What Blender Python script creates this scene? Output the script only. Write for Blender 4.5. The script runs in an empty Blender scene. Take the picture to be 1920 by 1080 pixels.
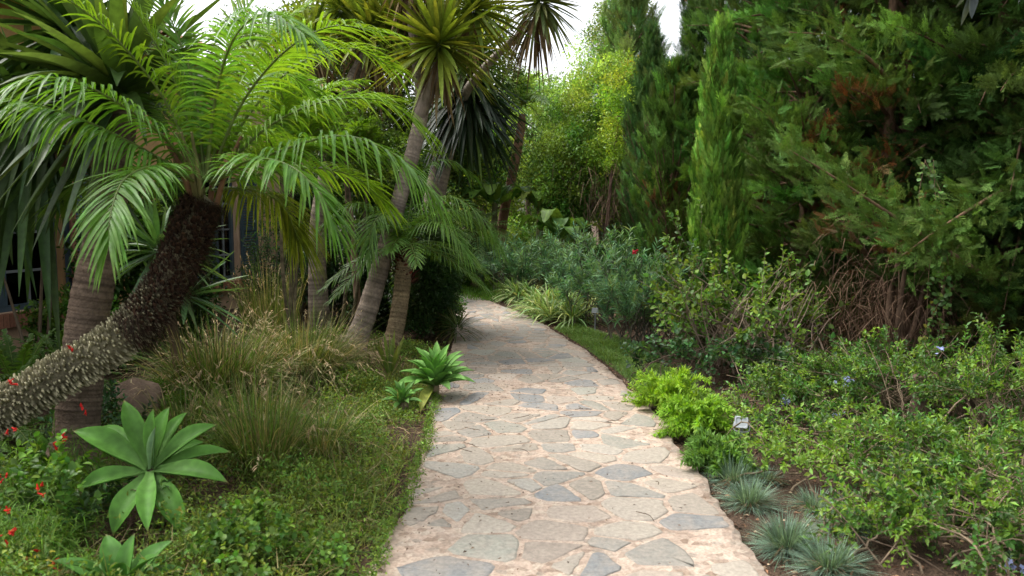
import bpy, math, random
import numpy as np

SEED = 11
rng = np.random.default_rng(SEED)
random.seed(SEED)
scn = bpy.context.scene
COL = scn.collection
R = math.radians

# ------------------------------------------------------------------ camera
FPX = 1507.0
EYE = np.array([0.0, 0.0, 1.6])
PITCH = math.atan(140 / FPX)
cam_d = bpy.data.cameras.new("camera")
cam = bpy.data.objects.new("camera", cam_d)
COL.objects.link(cam)
cam.location = EYE
cam.rotation_euler = (math.pi / 2 - PITCH, 0, 0)
cam_d.sensor_width = 36
cam_d.lens = FPX / 1920 * 36
cam_d.clip_end = 500
cam_d.dof.use_dof = True
cam_d.dof.focus_distance = 8.0
cam_d.dof.aperture_fstop = 3.2
scn.camera = cam


def ray(px, py):
    x = (px - 960) / FPX
    y = -(py - 540) / FPX
    c, s = math.cos(PITCH), math.sin(PITCH)
    return np.array([x, c + y * s, -s + y * c])


def P(px, py, D):
    d = ray(px, py)
    return EYE + d * (D / d[1])


def G(px, py, z=0.0):
    d = ray(px, py)
    return EYE + d * ((z - EYE[2]) / d[2])


def GX(px, D, z=0.0):
    """ground point under picture column px at distance D"""
    p = P(px, 400, D)
    return np.array([p[0], D, z])


# ------------------------------------------------------------------ maths
Z = np.array([0.0, 0.0, 1.0])


def A(*v):
    return np.array(v, dtype=float)


def norm(a):
    a = np.asarray(a, dtype=float)
    n = np.linalg.norm(a, axis=-1, keepdims=True)
    return a / np.maximum(n, 1e-9)


def runit(n):
    return norm(rng.normal(size=(n, 3)))


def catmull(cp, n):
    cp = np.asarray(cp, dtype=float)
    p = np.vstack([2 * cp[0] - cp[1], cp, 2 * cp[-1] - cp[-2]])
    m = len(cp) - 1
    t = np.linspace(0, m, 12 * m + 1)
    i = np.minimum(t.astype(int), m - 1)
    f = (t - i)[:, None]
    p0, p1, p2, p3 = p[i], p[i + 1], p[i + 2], p[i + 3]
    q = 0.5 * (2 * p1 + (p2 - p0) * f + (2 * p0 - 5 * p1 + 4 * p2 - p3) * f ** 2 + (3 * p1 - p0 - 3 * p2 + p3) * f ** 3)
    s = np.concatenate([[0], np.cumsum(np.linalg.norm(np.diff(q[:, :3], axis=0), axis=1))])
    u = np.linspace(0, s[-1], n)
    return np.stack([np.interp(u, s, q[:, k]) for k in range(q.shape[1])], 1)


def tangents(p):
    return norm(np.gradient(p, axis=0))


def vcol(base, n, dv=0.22, dh=0.10):
    base = np.asarray(base, dtype=float)
    c = base * np.exp(rng.normal(0, dv, (n, 1))) * np.exp(rng.normal(0, dh, (n, 3)) * A(1.3, 0.5, 0.8))
    return np.clip(c, 0.004, 0.9)


def pick(pal, n, p=None):
    pal = np.asarray(pal, dtype=float)
    return pal[rng.choice(len(pal), n, p=p)]


# ------------------------------------------------------------------ mesh builder
class MB:
    def __init__(self):
        self.v, self.c, self.q, self.t, self.qm, self.tm = [], [], [], [], [], []
        self.n = 0

    def add(self, V, F, C, mat=0):
        V = np.asarray(V, dtype=float).reshape(-1, 3)
        F = np.asarray(F, dtype=np.int64)
        C = np.asarray(C, dtype=float)
        if C.ndim == 1:
            C = np.tile(C, (len(V), 1))
        C = C.reshape(-1, 3)
        self.v.append(V)
        self.c.append(C)
        if F.shape[1] == 4:
            self.q.append(F + self.n)
            self.qm.append(np.full(len(F), mat))
        else:
            self.t.append(F + self.n)
            self.tm.append(np.full(len(F), mat))
        self.n += len(V)

    def build(self, name, mats, parent=None, smooth=True, offset=None):
        me = bpy.data.meshes.new(name)
        off = A(0, 0, 0)
        if parent is not None:
            off = np.array(ROOT[parent.name])
        if offset is not None:
            off = off + np.asarray(offset)
        V = np.concatenate(self.v) - off
        C = np.concatenate(self.c)
        q = np.concatenate(self.q) if self.q else np.zeros((0, 4), int)
        t = np.concatenate(self.t) if self.t else np.zeros((0, 3), int)
        mi = np.concatenate(self.qm + self.tm) if (self.qm or self.tm) else np.zeros(0, int)
        me.vertices.add(len(V))
        me.vertices.foreach_set("co", V.astype(np.float32).ravel())
        loops = np.concatenate([q.ravel(), t.ravel()]).astype(np.int32)
        me.loops.add(len(loops))
        me.loops.foreach_set("vertex_index", loops)
        np_ = len(q) + len(t)
        me.polygons.add(np_)
        st = np.concatenate([np.arange(len(q)) * 4, len(q) * 4 + np.arange(len(t)) * 3]).astype(np.int32)
        me.polygons.foreach_set("loop_start", st)
        me.polygons.foreach_set("material_index", mi.astype(np.int32))
        me.polygons.foreach_set("use_smooth", np.full(np_, smooth))
        at = me.attributes.new("leafcol", "FLOAT_COLOR", "POINT")
        at.data.foreach_set("color", np.concatenate([C, np.ones((len(C), 1))], 1).astype(np.float32).ravel())
        me.update(calc_edges=True)
        for m in (mats if isinstance(mats, (list, tuple)) else [mats]):
            me.materials.append(m)
        o = bpy.data.objects.new(name, me)
        COL.objects.link(o)
        if parent is not None:
            o.parent = parent
            ROOT[o.name] = off
        else:
            ROOT[o.name] = off
            o.location = off
        return o


ROOT = {}


def thing(name, label, cat, loc, group=None):
    o = bpy.data.objects.new(name, None)
    COL.objects.link(o)
    o.empty_display_size = 0.1
    o.location = loc
    ROOT[o.name] = np.asarray(loc, dtype=float)
    o["label"], o["category"] = label, cat
    if group:
        o["group"] = group
    return o


def tag(o, label=None, cat=None, group=None, kind=None):
    for k, v in (("label", label), ("category", cat), ("group", group), ("kind", kind)):
        if v:
            o[k] = v
    return o


# ------------------------------------------------------------------ shape pieces
def tube(mb, pts, rad, n=8, C=(0.2, 0.15, 0.1), mat=0, cap=True):
    pts = np.asarray(pts, dtype=float)
    m = len(pts)
    rad = np.broadcast_to(np.asarray(rad, dtype=float), (m,))
    T = tangents(pts)
    ref = A(1, 0, 0) if abs(T[0][0]) < 0.8 else A(0, 1, 0)
    u = norm(np.cross(T[0], ref))
    rings = []
    a = np.arange(n) * 2 * math.pi / n
    for i in range(m):
        u = norm(u - T[i] * np.dot(u, T[i]))
        w = np.cross(T[i], u)
        rings.append(pts[i] + rad[i] * (np.cos(a)[:, None] * u + np.sin(a)[:, None] * w))
    V = np.concatenate(rings)
    i = np.arange(m - 1)[:, None] * n
    j = np.arange(n)[None]
    k = (j + 1) % n
    F = np.stack([i + j, i + k, i + n + k, i + n + j], -1).reshape(-1, 4)
    C = np.asarray(C, dtype=float)
    if C.ndim == 2:
        C = np.repeat(C, n, axis=0)
    mb.add(V, F, C, mat)
    if cap:
        cc = C if C.ndim == 1 else C[-1]
        V2 = np.vstack([rings[-1], pts[-1] + T[-1] * rad[-1] * 0.4])
        mb.add(V2, np.stack([np.arange(n), (np.arange(n) + 1) % n, np.full(n, n)], 1), np.asarray(cc), mat)


def prof_grass(s):
    return np.interp(s, [0, 0.15, 0.6, 1], [0.8, 1, 0.75, 0.04])


def prof_strap(s):
    return np.interp(s, [0, 0.1, 0.35, 0.6, 0.85, 1], [0.55, 0.7, 1, 0.95, 0.5, 0.03])


def prof_leaflet(s):
    return np.interp(s, [0, 0.12, 0.45, 0.8, 1], [0.35, 0.9, 1, 0.6, 0.04])


def strips(mb, Pn, D, L, W, Gd, nseg=4, side=None, prof=prof_grass, Cb=(0.1, 0.2, 0.05), Ct=None, mat=0, fold=0.0):
    Pn = np.asarray(Pn, dtype=float).reshape(-1, 3)
    N = len(Pn)
    D = norm(np.broadcast_to(D, (N, 3)))
    L = np.broadcast_to(np.asarray(L, dtype=float), (N,))
    W = np.broadcast_to(np.asarray(W, dtype=float), (N,))
    Gd = np.broadcast_to(np.asarray(Gd, dtype=float), (N,))
    s = np.linspace(0, 1, nseg + 1)
    pos = Pn[:, None] + D[:, None] * (s[None, :, None] * L[:, None, None]) - Z * (Gd * L)[:, None, None] * (s ** 2)[None, :, None]
    if side is None:
        side = np.cross(D, Z) + rng.normal(0, 0.15, (N, 3))
        side = norm(side - D * np.sum(side * D, 1, keepdims=True))
    side = np.broadcast_to(side, (N, 3))
    w = W[:, None] * prof(s)[None] * 0.5
    sd = side[:, None] * w[..., None]
    Cb = np.broadcast_to(np.asarray(Cb, dtype=float), (N, 3))
    Ct = Cb if Ct is None else np.broadcast_to(np.asarray(Ct, dtype=float), (N, 3))
    C = Cb[:, None] * (1 - s)[None, :, None] + Ct[:, None] * s[None, :, None]
    S = nseg + 1
    if fold:
        tan = norm(np.gradient(pos, axis=1))
        nrm = np.cross(np.broadcast_to(side[:, None], tan.shape), tan)
        nrm = np.where((nrm[..., 2:3] < 0), -nrm, nrm)
        mid = pos - nrm * (w * fold)[..., None]
        V = np.stack([pos - sd, mid, pos + sd], 2)
        k = 3
    else:
        V = np.stack([pos - sd, pos + sd], 2)
        k = 2
    CC = np.repeat(C[:, :, None], k, 2)
    base = (np.arange(N) * S * k)[:, None, None]
    i = (np.arange(nseg) * k)[None, :, None]
    j = np.arange(k - 1)[None, None]
    b = base + i + j
    F = np.stack([b, b + 1, b + k + 1, b + k], -1).reshape(-1, 4)
    mb.add(V.reshape(-1, 3), F, CC.reshape(-1, 3), mat)


# leaf templates: x = across, y = along, z = normal
LEAF_S = (A([0, 0, 0], [0.5, 0.45, 0.14], [0, 1, -0.05], [-0.5, 0.45, 0.14]), np.array([[0, 1, 2], [0, 2, 3]]))
LEAF_M = (A([0, 0, 0], [0, 0.33, -0.02], [0, 0.7, -0.03], [0, 1, -0.12],
            [0.46, 0.3, 0.1], [0.4, 0.68, 0.08], [-0.46, 0.3, 0.1], [-0.4, 0.68, 0.08]),
          np.array([[0, 4, 1, 1], [1, 4, 5, 2], [2, 5, 3, 3], [0, 1, 6, 6], [1, 2, 7, 6], [2, 3, 7, 7]]))
_q = np.array([[1, 4, 5, 2], [1, 2, 7, 6]])
_t = np.array([[0, 4, 1], [2, 5, 3], [0, 1, 6], [2, 3, 7]])


def leaves(mb, Pn, D, Nh, L, W, C, tmpl="s", mat=0):
    Pn = np.asarray(Pn, dtype=float)
    n = len(Pn)
    D = norm(D)
    x = np.cross(D, Nh)
    x = norm(x + rng.normal(0, 1e-4, x.shape))
    z = np.cross(x, D)
    L = np.broadcast_to(L, (n,))
    W = np.broadcast_to(W, (n,))
    T = LEAF_S[0] if tmpl == "s" else LEAF_M[0]
    V = (Pn[:, None] + x[:, None] * (T[None, :, 0:1] * W[:, None, None]) + D[:, None] * (T[None, :, 1:2] * L[:, None, None])
         + z[:, None] * (T[None, :, 2:3] * L[:, None, None] * (1.0 if tmpl == "s" else 1.0)))
    k = len(T)
    C = np.broadcast_to(C, (n, 3))
    CC = np.repeat(C[:, None], k, 1).reshape(-1, 3)
    off = (np.arange(n) * k)[:, None, None]
    if tmpl == "s":
        mb.add(V.reshape(-1, 3), (LEAF_S[1][None] + off).reshape(-1, 3), CC, mat)
    else:
        n0 = mb.n
        mb.add(V.reshape(-1, 3), (_q[None] + off).reshape(-1, 4), CC, mat)
        mb.t.append((_t[None] + off).reshape(-1, 3) + n0)
        mb.tm.append(np.full(n * 4, mat))


def make_spray(seed, nn=11, wid=0.018, ang=0.66, br=0.38, second=True):
    """one flattened conifer spray, unit length along y"""
    r = np.random.default_rng(seed)
    Vs, Fs = [], []

    def blade(p, d, l, w):
        d = d / np.linalg.norm(d)
        x = np.cross(d, A(0, 0, 1))
        x /= max(np.linalg.norm(x), 1e-6)
        zz = r.normal(0, 0.25)
        x = x * math.cos(zz) + A(0, 0, 1) * math.sin(zz)
        b = len(Vs) * 4
        Vs.append(A(p, p + d * l * 0.45 + x * w, p + d * l, p + d * l * 0.45 - x * w))
        Fs.append([b, b + 1, b + 2, b + 3])
    blade(A(0, 0, 0), A(0, 1, 0), 1.0, wid * 0.6)
    for i in range(nn):
        t = (i + 0.6) / (nn + 0.3)
        for sg in (-1, 1):
            l = br * (1.05 - t) ** 0.7 * r.uniform(0.7, 1.15)
            a = ang * r.uniform(0.75, 1.15)
            d = A(sg * math.sin(a), math.cos(a), r.normal(0, 0.16))
            p = A(0, t, r.normal(0, 0.01))
            blade(p, d, l, wid)
            if second and l > 0.16:
                for s2, fq in ((-1, 0.35), (1, 0.5)):
                    a2 = a * sg + s2 * 0.7
                    blade(p + d * l * fq, A(math.sin(a2), math.cos(a2), r.normal(0, 0.2)), l * 0.5, wid * 0.85)
    return np.concatenate(Vs), np.array(Fs)


SPRAYS = [make_spray(i) for i in range(5)]
SPRAYS_FINE = [make_spray(20 + i, nn=11, wid=0.017, ang=0.45, br=0.5, second=False) for i in range(4)]


def sprays(mb, Pn, D, Nh, S, C, lib=SPRAYS, mat=0):
    n = len(Pn)
    D = norm(D)
    x = norm(np.cross(D, Nh) + rng.normal(0, 1e-4, (n, 3)))
    z = np.cross(x, D)
    which = rng.integers(0, len(lib), n)
    for k, (T, F) in enumerate(lib):
        m = which == k
        if not m.any():
            continue
        s = S[m][:, None, None]
        V = Pn[m][:, None] + s * (x[m][:, None] * T[None, :, 0:1] + D[m][:, None] * T[None, :, 1:2] + z[m][:, None] * T[None, :, 2:3])
        nn = m.sum()
        CC = np.repeat(C[m][:, None], len(T), 1)
        CC = CC * (0.9 + 0.35 * T[None, :, 1:2])       # younger growth toward the tips
        mb.add(V.reshape(-1, 3), (F[None] + (np.arange(nn) * len(T))[:, None, None]).reshape(-1, 4), CC.reshape(-1, 3), mat)


# ------------------------------------------------------------------ materials
def new_mat(name):
    m = bpy.data.materials.new(name)
    m.use_nodes = True
    nt = m.node_tree
    nt.nodes.clear()
    return m, nt, nt.nodes, nt.links


def leaf_mat(name, rough=0.42, spec=0.5, trans=0.3, tcol=(1.25, 1.15, 0.5), noise=0.25, tint=(0.98, 1.03, 0.82)):
    m, nt, N, L = new_mat(name)
    out = N.new("ShaderNodeOutputMaterial")
    at = N.new("ShaderNodeAttribute")
    at.attribute_name = "leafcol"
    tc = N.new("ShaderNodeTexCoord")
    nz = N.new("ShaderNodeTexNoise")
    nz.inputs["Scale"].default_value = 22
    nz.inputs["Detail"].default_value = 3
    L.new(tc.outputs["Object"], nz.inputs["Vector"])
    mr = N.new("ShaderNodeMapRange")
    mr.inputs[1].default_value = 0.3
    mr.inputs[2].default_value = 0.7
    mr.inputs[3].default_value = 1 - noise
    mr.inputs[4].default_value = 1 + noise
    L.new(nz.outputs["Fac"], mr.inputs[0])
    mul = N.new("ShaderNodeVectorMath")
    mul.operation = "SCALE"
    tn = N.new("ShaderNodeVectorMath")
    tn.operation = "MULTIPLY"
    tn.inputs[1].default_value = tint
    L.new(at.outputs["Color"], tn.inputs[0])
    L.new(tn.outputs[0], mul.inputs[0])
    L.new(mr.outputs[0], mul.inputs["Scale"])
    p = N.new("ShaderNodeBsdfPrincipled")
    p.inputs["Roughness"].default_value = rough
    p.inputs["Specular IOR Level"].default_value = spec
    L.new(mul.outputs[0], p.inputs["Base Color"])
    tr = N.new("ShaderNodeBsdfTranslucent")
    tm = N.new("ShaderNodeVectorMath")
    tm.operation = "MULTIPLY"
    tm.inputs[1].default_value = tcol
    L.new(mul.outputs[0], tm.inputs[0])
    L.new(tm.outputs[0], tr.inputs["Color"])
    mx = N.new("ShaderNodeMixShader")
    mx.inputs[0].default_value = trans
    L.new(p.outputs[0], mx.inputs[1])
    L.new(tr.outputs[0], mx.inputs[2])
    L.new(mx.outputs[0], out.inputs["Surface"])
    return m


def solid_mat(name, rough=0.8, spec=0.3, nscale=18, amt=0.35, bump=0.4, bscale=60, stretch=(1, 1, 1)):
    """a vertex-coloured solid broken up by noise, with bump"""
    m, nt, N, L = new_mat(name)
    out = N.new("ShaderNodeOutputMaterial")
    at = N.new("ShaderNodeAttribute")
    at.attribute_name = "leafcol"
    tc = N.new("ShaderNodeTexCoord")
    mp = N.new("ShaderNodeMapping")
    mp.inputs["Scale"].default_value = stretch
    L.new(tc.outputs["Object"], mp.inputs["Vector"])
    nz = N.new("ShaderNodeTexNoise")
    nz.inputs["Scale"].default_value = nscale
    nz.inputs["Detail"].default_value = 6
    nz.inputs["Roughness"].default_value = 0.65
    L.new(mp.outputs[0], nz.inputs["Vector"])
    mr = N.new("ShaderNodeMapRange")
    mr.inputs[1].default_value = 0.3
    mr.inputs[2].default_value = 0.7
    mr.inputs[3].default_value = 1 - amt
    mr.inputs[4].default_value = 1 + amt
    L.new(nz.outputs["Fac"], mr.inputs[0])
    mul = N.new("ShaderNodeVectorMath")
    mul.operation = "SCALE"
    L.new(at.outputs["Color"], mul.inputs[0])
    L.new(mr.outputs[0], mul.inputs["Scale"])
    p = N.new("ShaderNodeBsdfPrincipled")
    p.inputs["Roughness"].default_value = rough
    p.inputs["Specular IOR Level"].default_value = spec
    L.new(mul.outputs[0], p.inputs["Base Color"])
    n2 = N.new("ShaderNodeTexNoise")
    n2.inputs["Scale"].default_value = bscale
    n2.inputs["Detail"].default_value = 5
    L.new(mp.outputs[0], n2.inputs["Vector"])
    bp = N.new("ShaderNodeBump")
    bp.inputs["Strength"].default_value = bump
    bp.inputs["Distance"].default_value = 0.02
    L.new(n2.outputs["Fac"], bp.inputs["Height"])
    L.new(bp.outputs[0], p.inputs["Normal"])
    L.new(p.outputs[0], out.inputs["Surface"])
    return m


M_PALM = leaf_mat("palm_leaf", 0.40, 0.32, 0.42)
M_YUCCA = leaf_mat("strap_leaf", 0.48, 0.3, 0.3)
M_AGAVE = leaf_mat("agave_leaf", 0.58, 0.25, 0.14, (1.2, 1.15, 0.5), 0.22, (1.0, 1.02, 0.85))
M_LEAF = leaf_mat("broad_leaf", 0.45, 0.32, 0.38)
M_SOFT = leaf_mat("soft_leaf", 0.6, 0.3, 0.35)
M_GRASS = leaf_mat("grass_blade", 0.55, 0.3, 0.3, tint=(0.95, 1.02, 0.9))
M_CONIF = leaf_mat("conifer_needle", 0.65, 0.12, 0.2, (1.2, 1.1, 0.6))
M_DRY = leaf_mat("dry_leaf", 0.8, 0.15, 0.2, (1.1, 1.0, 0.8), tint=(1, 1, 1))
M_PETAL = leaf_mat("petal", 0.6, 0.2, 0.3, (1, 1, 1), 0.08, (1, 1, 1))
M_BARK = solid_mat("bark", 0.9, 0.15, 14, 0.45, 0.8, 40, (1, 1, 0.35))
M_RING = solid_mat("ringed_bark", 0.9, 0.15, 30, 0.35, 0.6, 70)
M_STUB = solid_mat("leaf_base_bark", 0.9, 0.15, 40, 0.45, 0.6, 90)
M_PLASTER = solid_mat("plaster", 0.9, 0.2, 5, 0.14, 0.3, 70)
M_BRICK = solid_mat("brick", 0.9, 0.2, 30, 0.3, 0.4, 90)
M_PAINT = solid_mat("painted_wood", 0.45, 0.4, 20, 0.12, 0.1, 60)
M_ROOF = solid_mat("roof_tile", 0.85, 0.2, 9, 0.35, 0.3, 60)
M_CLOTH = solid_mat("curtain_cloth", 0.95, 0.1, 9, 0.1, 0.1, 60)
M_METAL = solid_mat("pipe_metal", 0.45, 0.5, 20, 0.2, 0.1, 60)
M_ROCK = solid_mat("rock", 0.9, 0.2, 8, 0.45, 1.0, 25)
M_PLASTIC = solid_mat("lamp_plastic", 0.5, 0.4, 30, 0.08, 0.05, 60)
M_DIRTBIT = solid_mat("litter", 0.95, 0.1, 40, 0.4, 0.3, 60)


def glass_mat():
    m, nt, N, L = new_mat("window_glass")
    out = N.new("ShaderNodeOutputMaterial")
    g = N.new("ShaderNodeBsdfGlossy")
    g.inputs["Roughness"].default_value = 0.03
    t = N.new("ShaderNodeBsdfTransparent")
    t.inputs["Color"].default_value = (0.75, 0.8, 0.8, 1)
    fr = N.new("ShaderNodeFresnel")
    fr.inputs["IOR"].default_value = 1.45
    mx = N.new("ShaderNodeMixShader")
    L.new(fr.outputs[0], mx.inputs[0])
    L.new(t.outputs[0], mx.inputs[1])
    L.new(g.outputs[0], mx.inputs[2])
    L.new(mx.outputs[0], out.inputs["Surface"])
    return m


M_GLASS = glass_mat()


def ramp(N, pts):
    r = N.new("ShaderNodeValToRGB")
    e = r.color_ramp.elements
    while len(e) < len(pts):
        e.new(0.5)
    for k, (p, c) in enumerate(pts):
        e[k].position = p
        e[k].color = (*c, 1)
    return r


def soil_mat():
    m, nt, N, L = new_mat("soil")
    out = N.new("ShaderNodeOutputMaterial")
    tc = N.new("ShaderNodeTexCoord")
    n1 = N.new("ShaderNodeTexNoise")
    n1.inputs["Scale"].default_value = 1.6
    n1.inputs["Detail"].default_value = 8
    n1.inputs["Roughness"].default_value = 0.7
    L.new(tc.outputs["Object"], n1.inputs["Vector"])
    r = ramp(N, [(0.3, (0.045, 0.03, 0.02)), (0.5, (0.08, 0.053, 0.036)), (0.7, (0.14, 0.095, 0.066))])
    L.new(n1.outputs["Fac"], r.inputs[0])
    n2 = N.new("ShaderNodeTexNoise")
    n2.inputs["Scale"].default_value = 90
    n2.inputs["Detail"].default_value = 4
    L.new(tc.outputs["Object"], n2.inputs["Vector"])
    r2 = ramp(N, [(0.35, (0.5, 0.5, 0.5)), (0.65, (1.5, 1.45, 1.4))])
    L.new(n2.outputs["Fac"], r2.inputs[0])
    mu = N.new("ShaderNodeVectorMath")
    mu.operation = "MULTIPLY"
    L.new(r.outputs[0], mu.inputs[0])
    L.new(r2.outputs[0], mu.inputs[1])
    p = N.new("ShaderNodeBsdfPrincipled")
    p.inputs["Roughness"].default_value = 0.95
    p.inputs["Specular IOR Level"].default_value = 0.15
    L.new(mu.outputs[0], p.inputs["Base Color"])
    bp = N.new("ShaderNodeBump")
    bp.inputs["Strength"].default_value = 0.9
    bp.inputs["Distance"].default_value = 0.03
    L.new(n2.outputs["Fac"], bp.inputs["Height"])
    L.new(bp.outputs[0], p.inputs["Normal"])
    L.new(p.outputs[0], out.inputs["Surface"])
    return m


def mortar_mat():
    m, nt, N, L = new_mat("mortar")
    out = N.new("ShaderNodeOutputMaterial")
    tc = N.new("ShaderNodeTexCoord")
    n1 = N.new("ShaderNodeTexNoise")
    n1.inputs["Scale"].default_value = 3.5
    n1.inputs["Detail"].default_value = 9
    n1.inputs["Roughness"].default_value = 0.7
    L.new(tc.outputs["Object"], n1.inputs["Vector"])
    r = ramp(N, [(0.3, (0.35, 0.29, 0.235)), (0.48, (0.42, 0.355, 0.295)), (0.72, (0.49, 0.425, 0.36))])
    L.new(n1.outputs["Fac"], r.inputs[0])
    vo = N.new("ShaderNodeTexVoronoi")
    vo.inputs["Scale"].default_value = 24
    vo.inputs["Randomness"].default_value = 1
    L.new(tc.outputs["Object"], vo.inputs["Vector"])
    hs = ramp(N, [(0.0, (0.62, 0.53, 0.47)), (0.35, (1.0, 0.94, 0.9)), (0.6, (1.03, 0.92, 0.86)), (0.85, (1.12, 1.08, 1.02)), (1.0, (0.72, 0.7, 0.68))])
    sep = N.new("ShaderNodeSeparateColor")
    L.new(vo.outputs["Color"], sep.inputs[0])
    L.new(sep.outputs[0], hs.inputs[0])
    mu = N.new("ShaderNodeVectorMath")
    mu.operation = "MULTIPLY"
    L.new(r.outputs[0], mu.inputs[0])
    L.new(hs.outputs[0], mu.inputs[1])
    n3 = N.new("ShaderNodeTexNoise")
    n3.inputs["Scale"].default_value = 70
    n3.inputs["Detail"].default_value = 6
    L.new(tc.outputs["Object"], n3.inputs["Vector"])
    r3 = ramp(N, [(0.3, (0.72, 0.7, 0.68)), (0.6, (1.1, 1.1, 1.1))])
    L.new(n3.outputs["Fac"], r3.inputs[0])
    mu2 = N.new("ShaderNodeVectorMath")
    mu2.operation = "MULTIPLY"
    L.new(mu.outputs[0], mu2.inputs[0])
    L.new(r3.outputs[0], mu2.inputs[1])
    p = N.new("ShaderNodeBsdfPrincipled")
    p.inputs["Roughness"].default_value = 0.85
    p.inputs["Specular IOR Level"].default_value = 0.25
    L.new(mu2.outputs[0], p.inputs["Base Color"])
    ad = N.new("ShaderNodeMath")
    ad.operation = "ADD"
    L.new(n3.outputs["Fac"], ad.inputs[0])
    L.new(vo.outputs["Distance"], ad.inputs[1])
    bp = N.new("ShaderNodeBump")
    bp.inputs["Strength"].default_value = 0.45
    bp.inputs["Distance"].default_value = 0.012
    L.new(ad.outputs[0], bp.inputs["Height"])
    L.new(bp.outputs[0], p.inputs["Normal"])
    L.new(p.outputs[0], out.inputs["Surface"])
    return m


def stone_mat():
    m, nt, N, L = new_mat("flagstone")
    out = N.new("ShaderNodeOutputMaterial")
    at = N.new("ShaderNodeAttribute")
    at.attribute_name = "leafcol"
    tc = N.new("ShaderNodeTexCoord")
    n1 = N.new("ShaderNodeTexNoise")
    n1.inputs["Scale"].default_value = 7
    n1.inputs["Detail"].default_value = 9
    n1.inputs["Roughness"].default_value = 0.72
    n1.inputs["Distortion"].default_value = 0.6
    L.new(tc.outputs["Object"], n1.inputs["Vector"])
    # pale cement smears and worn patches lie over the stones
    r1 = ramp(N, [(0.40, (0.08, 0.08, 0.08)), (0.64, (0.62, 0.62, 0.62))])
    L.new(n1.outputs["Fac"], r1.inputs[0])
    mx = N.new("ShaderNodeMixRGB")
    mx.inputs[2].default_value = (0.37, 0.315, 0.26, 1)
    L.new(r1.outputs[0], mx.inputs[0])
    L.new(at.outputs["Color"], mx.inputs[1])
    n2 = N.new("ShaderNodeTexNoise")
    n2.inputs["Scale"].default_value = 38
    n2.inputs["Detail"].default_value = 8
    n2.inputs["Roughness"].default_value = 0.7
    L.new(tc.outputs["Object"], n2.inputs["Vector"])
    r2 = ramp(N, [(0.3, (0.66, 0.66, 0.66)), (0.68, (1.25, 1.24, 1.2))])
    L.new(n2.outputs["Fac"], r2.inputs[0])
    mu = N.new("ShaderNodeVectorMath")
    mu.operation = "MULTIPLY"
    L.new(mx.outputs[0], mu.inputs[0])
    L.new(r2.outputs[0], mu.inputs[1])
    p = N.new("ShaderNodeBsdfPrincipled")
    p.inputs["Roughness"].default_value = 0.62
    p.inputs["Specular IOR Level"].default_value = 0.35
    L.new(mu.outputs[0], p.inputs["Base Color"])
    bp = N.new("ShaderNodeBump")
    bp.inputs["Strength"].default_value = 0.4
    bp.inputs["Distance"].default_value = 0.008
    L.new(n2.outputs["Fac"], bp.inputs["Height"])
    L.new(bp.outputs[0], p.inputs["Normal"])
    L.new(p.outputs[0], out.inputs["Surface"])
    return m


M_SOIL, M_MORTAR, M_STONE = soil_mat(), mortar_mat(), stone_mat()

# ------------------------------------------------------------------ light
SUN_EL, SUN_AZ = 58, 25          # degrees; azimuth from +Y toward +X... light from beyond, over the trees
w = bpy.data.worlds.new("World")
scn.world = w
w.use_nodes = True
wn, wl = w.node_tree.nodes, w.node_tree.links
bg = wn["Background"]
sky = wn.new("ShaderNodeTexSky")
sky.sky_type = "NISHITA"
sky.sun_disc = False
sky.sun_elevation = R(SUN_EL)
sky.sun_rotation = R(-65)
sky.air_density = 1.0
sky.dust_density = 4.0
hs = wn.new("ShaderNodeHueSaturation")
hs.inputs["Saturation"].default_value = 0.22
wl.new(sky.outputs[0], hs.inputs["Color"])
wl.new(hs.outputs[0], bg.inputs["Color"])
bg.inputs["Strength"].default_value = 0.15
sun_d = bpy.data.lights.new("sun", "SUN")
sun_d.energy = 1.15
sun_d.angle = R(32)
sun_d.color = (1, 0.965, 0.9)
sun = bpy.data.objects.new("sun", sun_d)
COL.objects.link(sun)
sun.rotation_euler = (R(-(90 - SUN_EL)), 0, R(65))   # light comes from the left, a little beyond
scn.view_settings.view_transform = "Standard"
scn.view_settings.look = "None"
scn.view_settings.exposure = 1.38
scn.view_settings.gamma = 1
try:
    scn.cycles.max_bounces = 7
    scn.cycles.diffuse_bounces = 3
    scn.cycles.transparent_max_bounces = 8
except Exception:
    pass

# ------------------------------------------------------------------ path and ground
EDGE = [((695, 1080), (1437, 1080)), ((742, 980), (1368, 980)), ((775, 900), (1310, 900)), ((795, 840), (1268, 840)),
        ((806, 790), (1235, 790)), ((815, 745), (1192, 745)), ((832, 705), (1152, 705)), ((848, 665), (1101, 665)),
        ((852, 630), (1050, 630)), ((846, 600), (1002, 600)), ((820, 577), (945, 577)), ((755, 561), (900, 560)), ((680, 551), (858, 549))]
EL = np.array([G(*e[0]) for e in EDGE])
ER = np.array([G(*e[1]) for e in EDGE])
EL = np.vstack([EL[0] + (EL[0] - EL[1]) / abs((EL[0] - EL[1])[1]) * 5.5, EL])
ER = np.vstack([ER[0] + (ER[0] - ER[1]) / abs((ER[0] - ER[1])[1]) * 5.5, ER])
NS = 400
LC, RC = catmull(EL, NS), catmull(ER, NS)
CC_ = (LC + RC) / 2
SL = np.concatenate([[0], np.cumsum(np.linalg.norm(np.diff(CC_, axis=0), axis=1))])
WID = np.linalg.norm(LC - RC, axis=1)
PLEN = SL[-1]


def path_pt(s, v):
    """s = metres along, v = 0 (left) .. 1 (right)"""
    s = np.asarray(s)
    v = np.asarray(v)[..., None]
    l = np.stack([np.interp(s, SL, LC[:, k]) for k in range(3)], -1)
    r = np.stack([np.interp(s, SL, RC[:, k]) for k in range(3)], -1)
    return l * (1 - v) + r * v


def xl(Y):
    return np.interp(Y, LC[:, 1], LC[:, 0])


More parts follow.
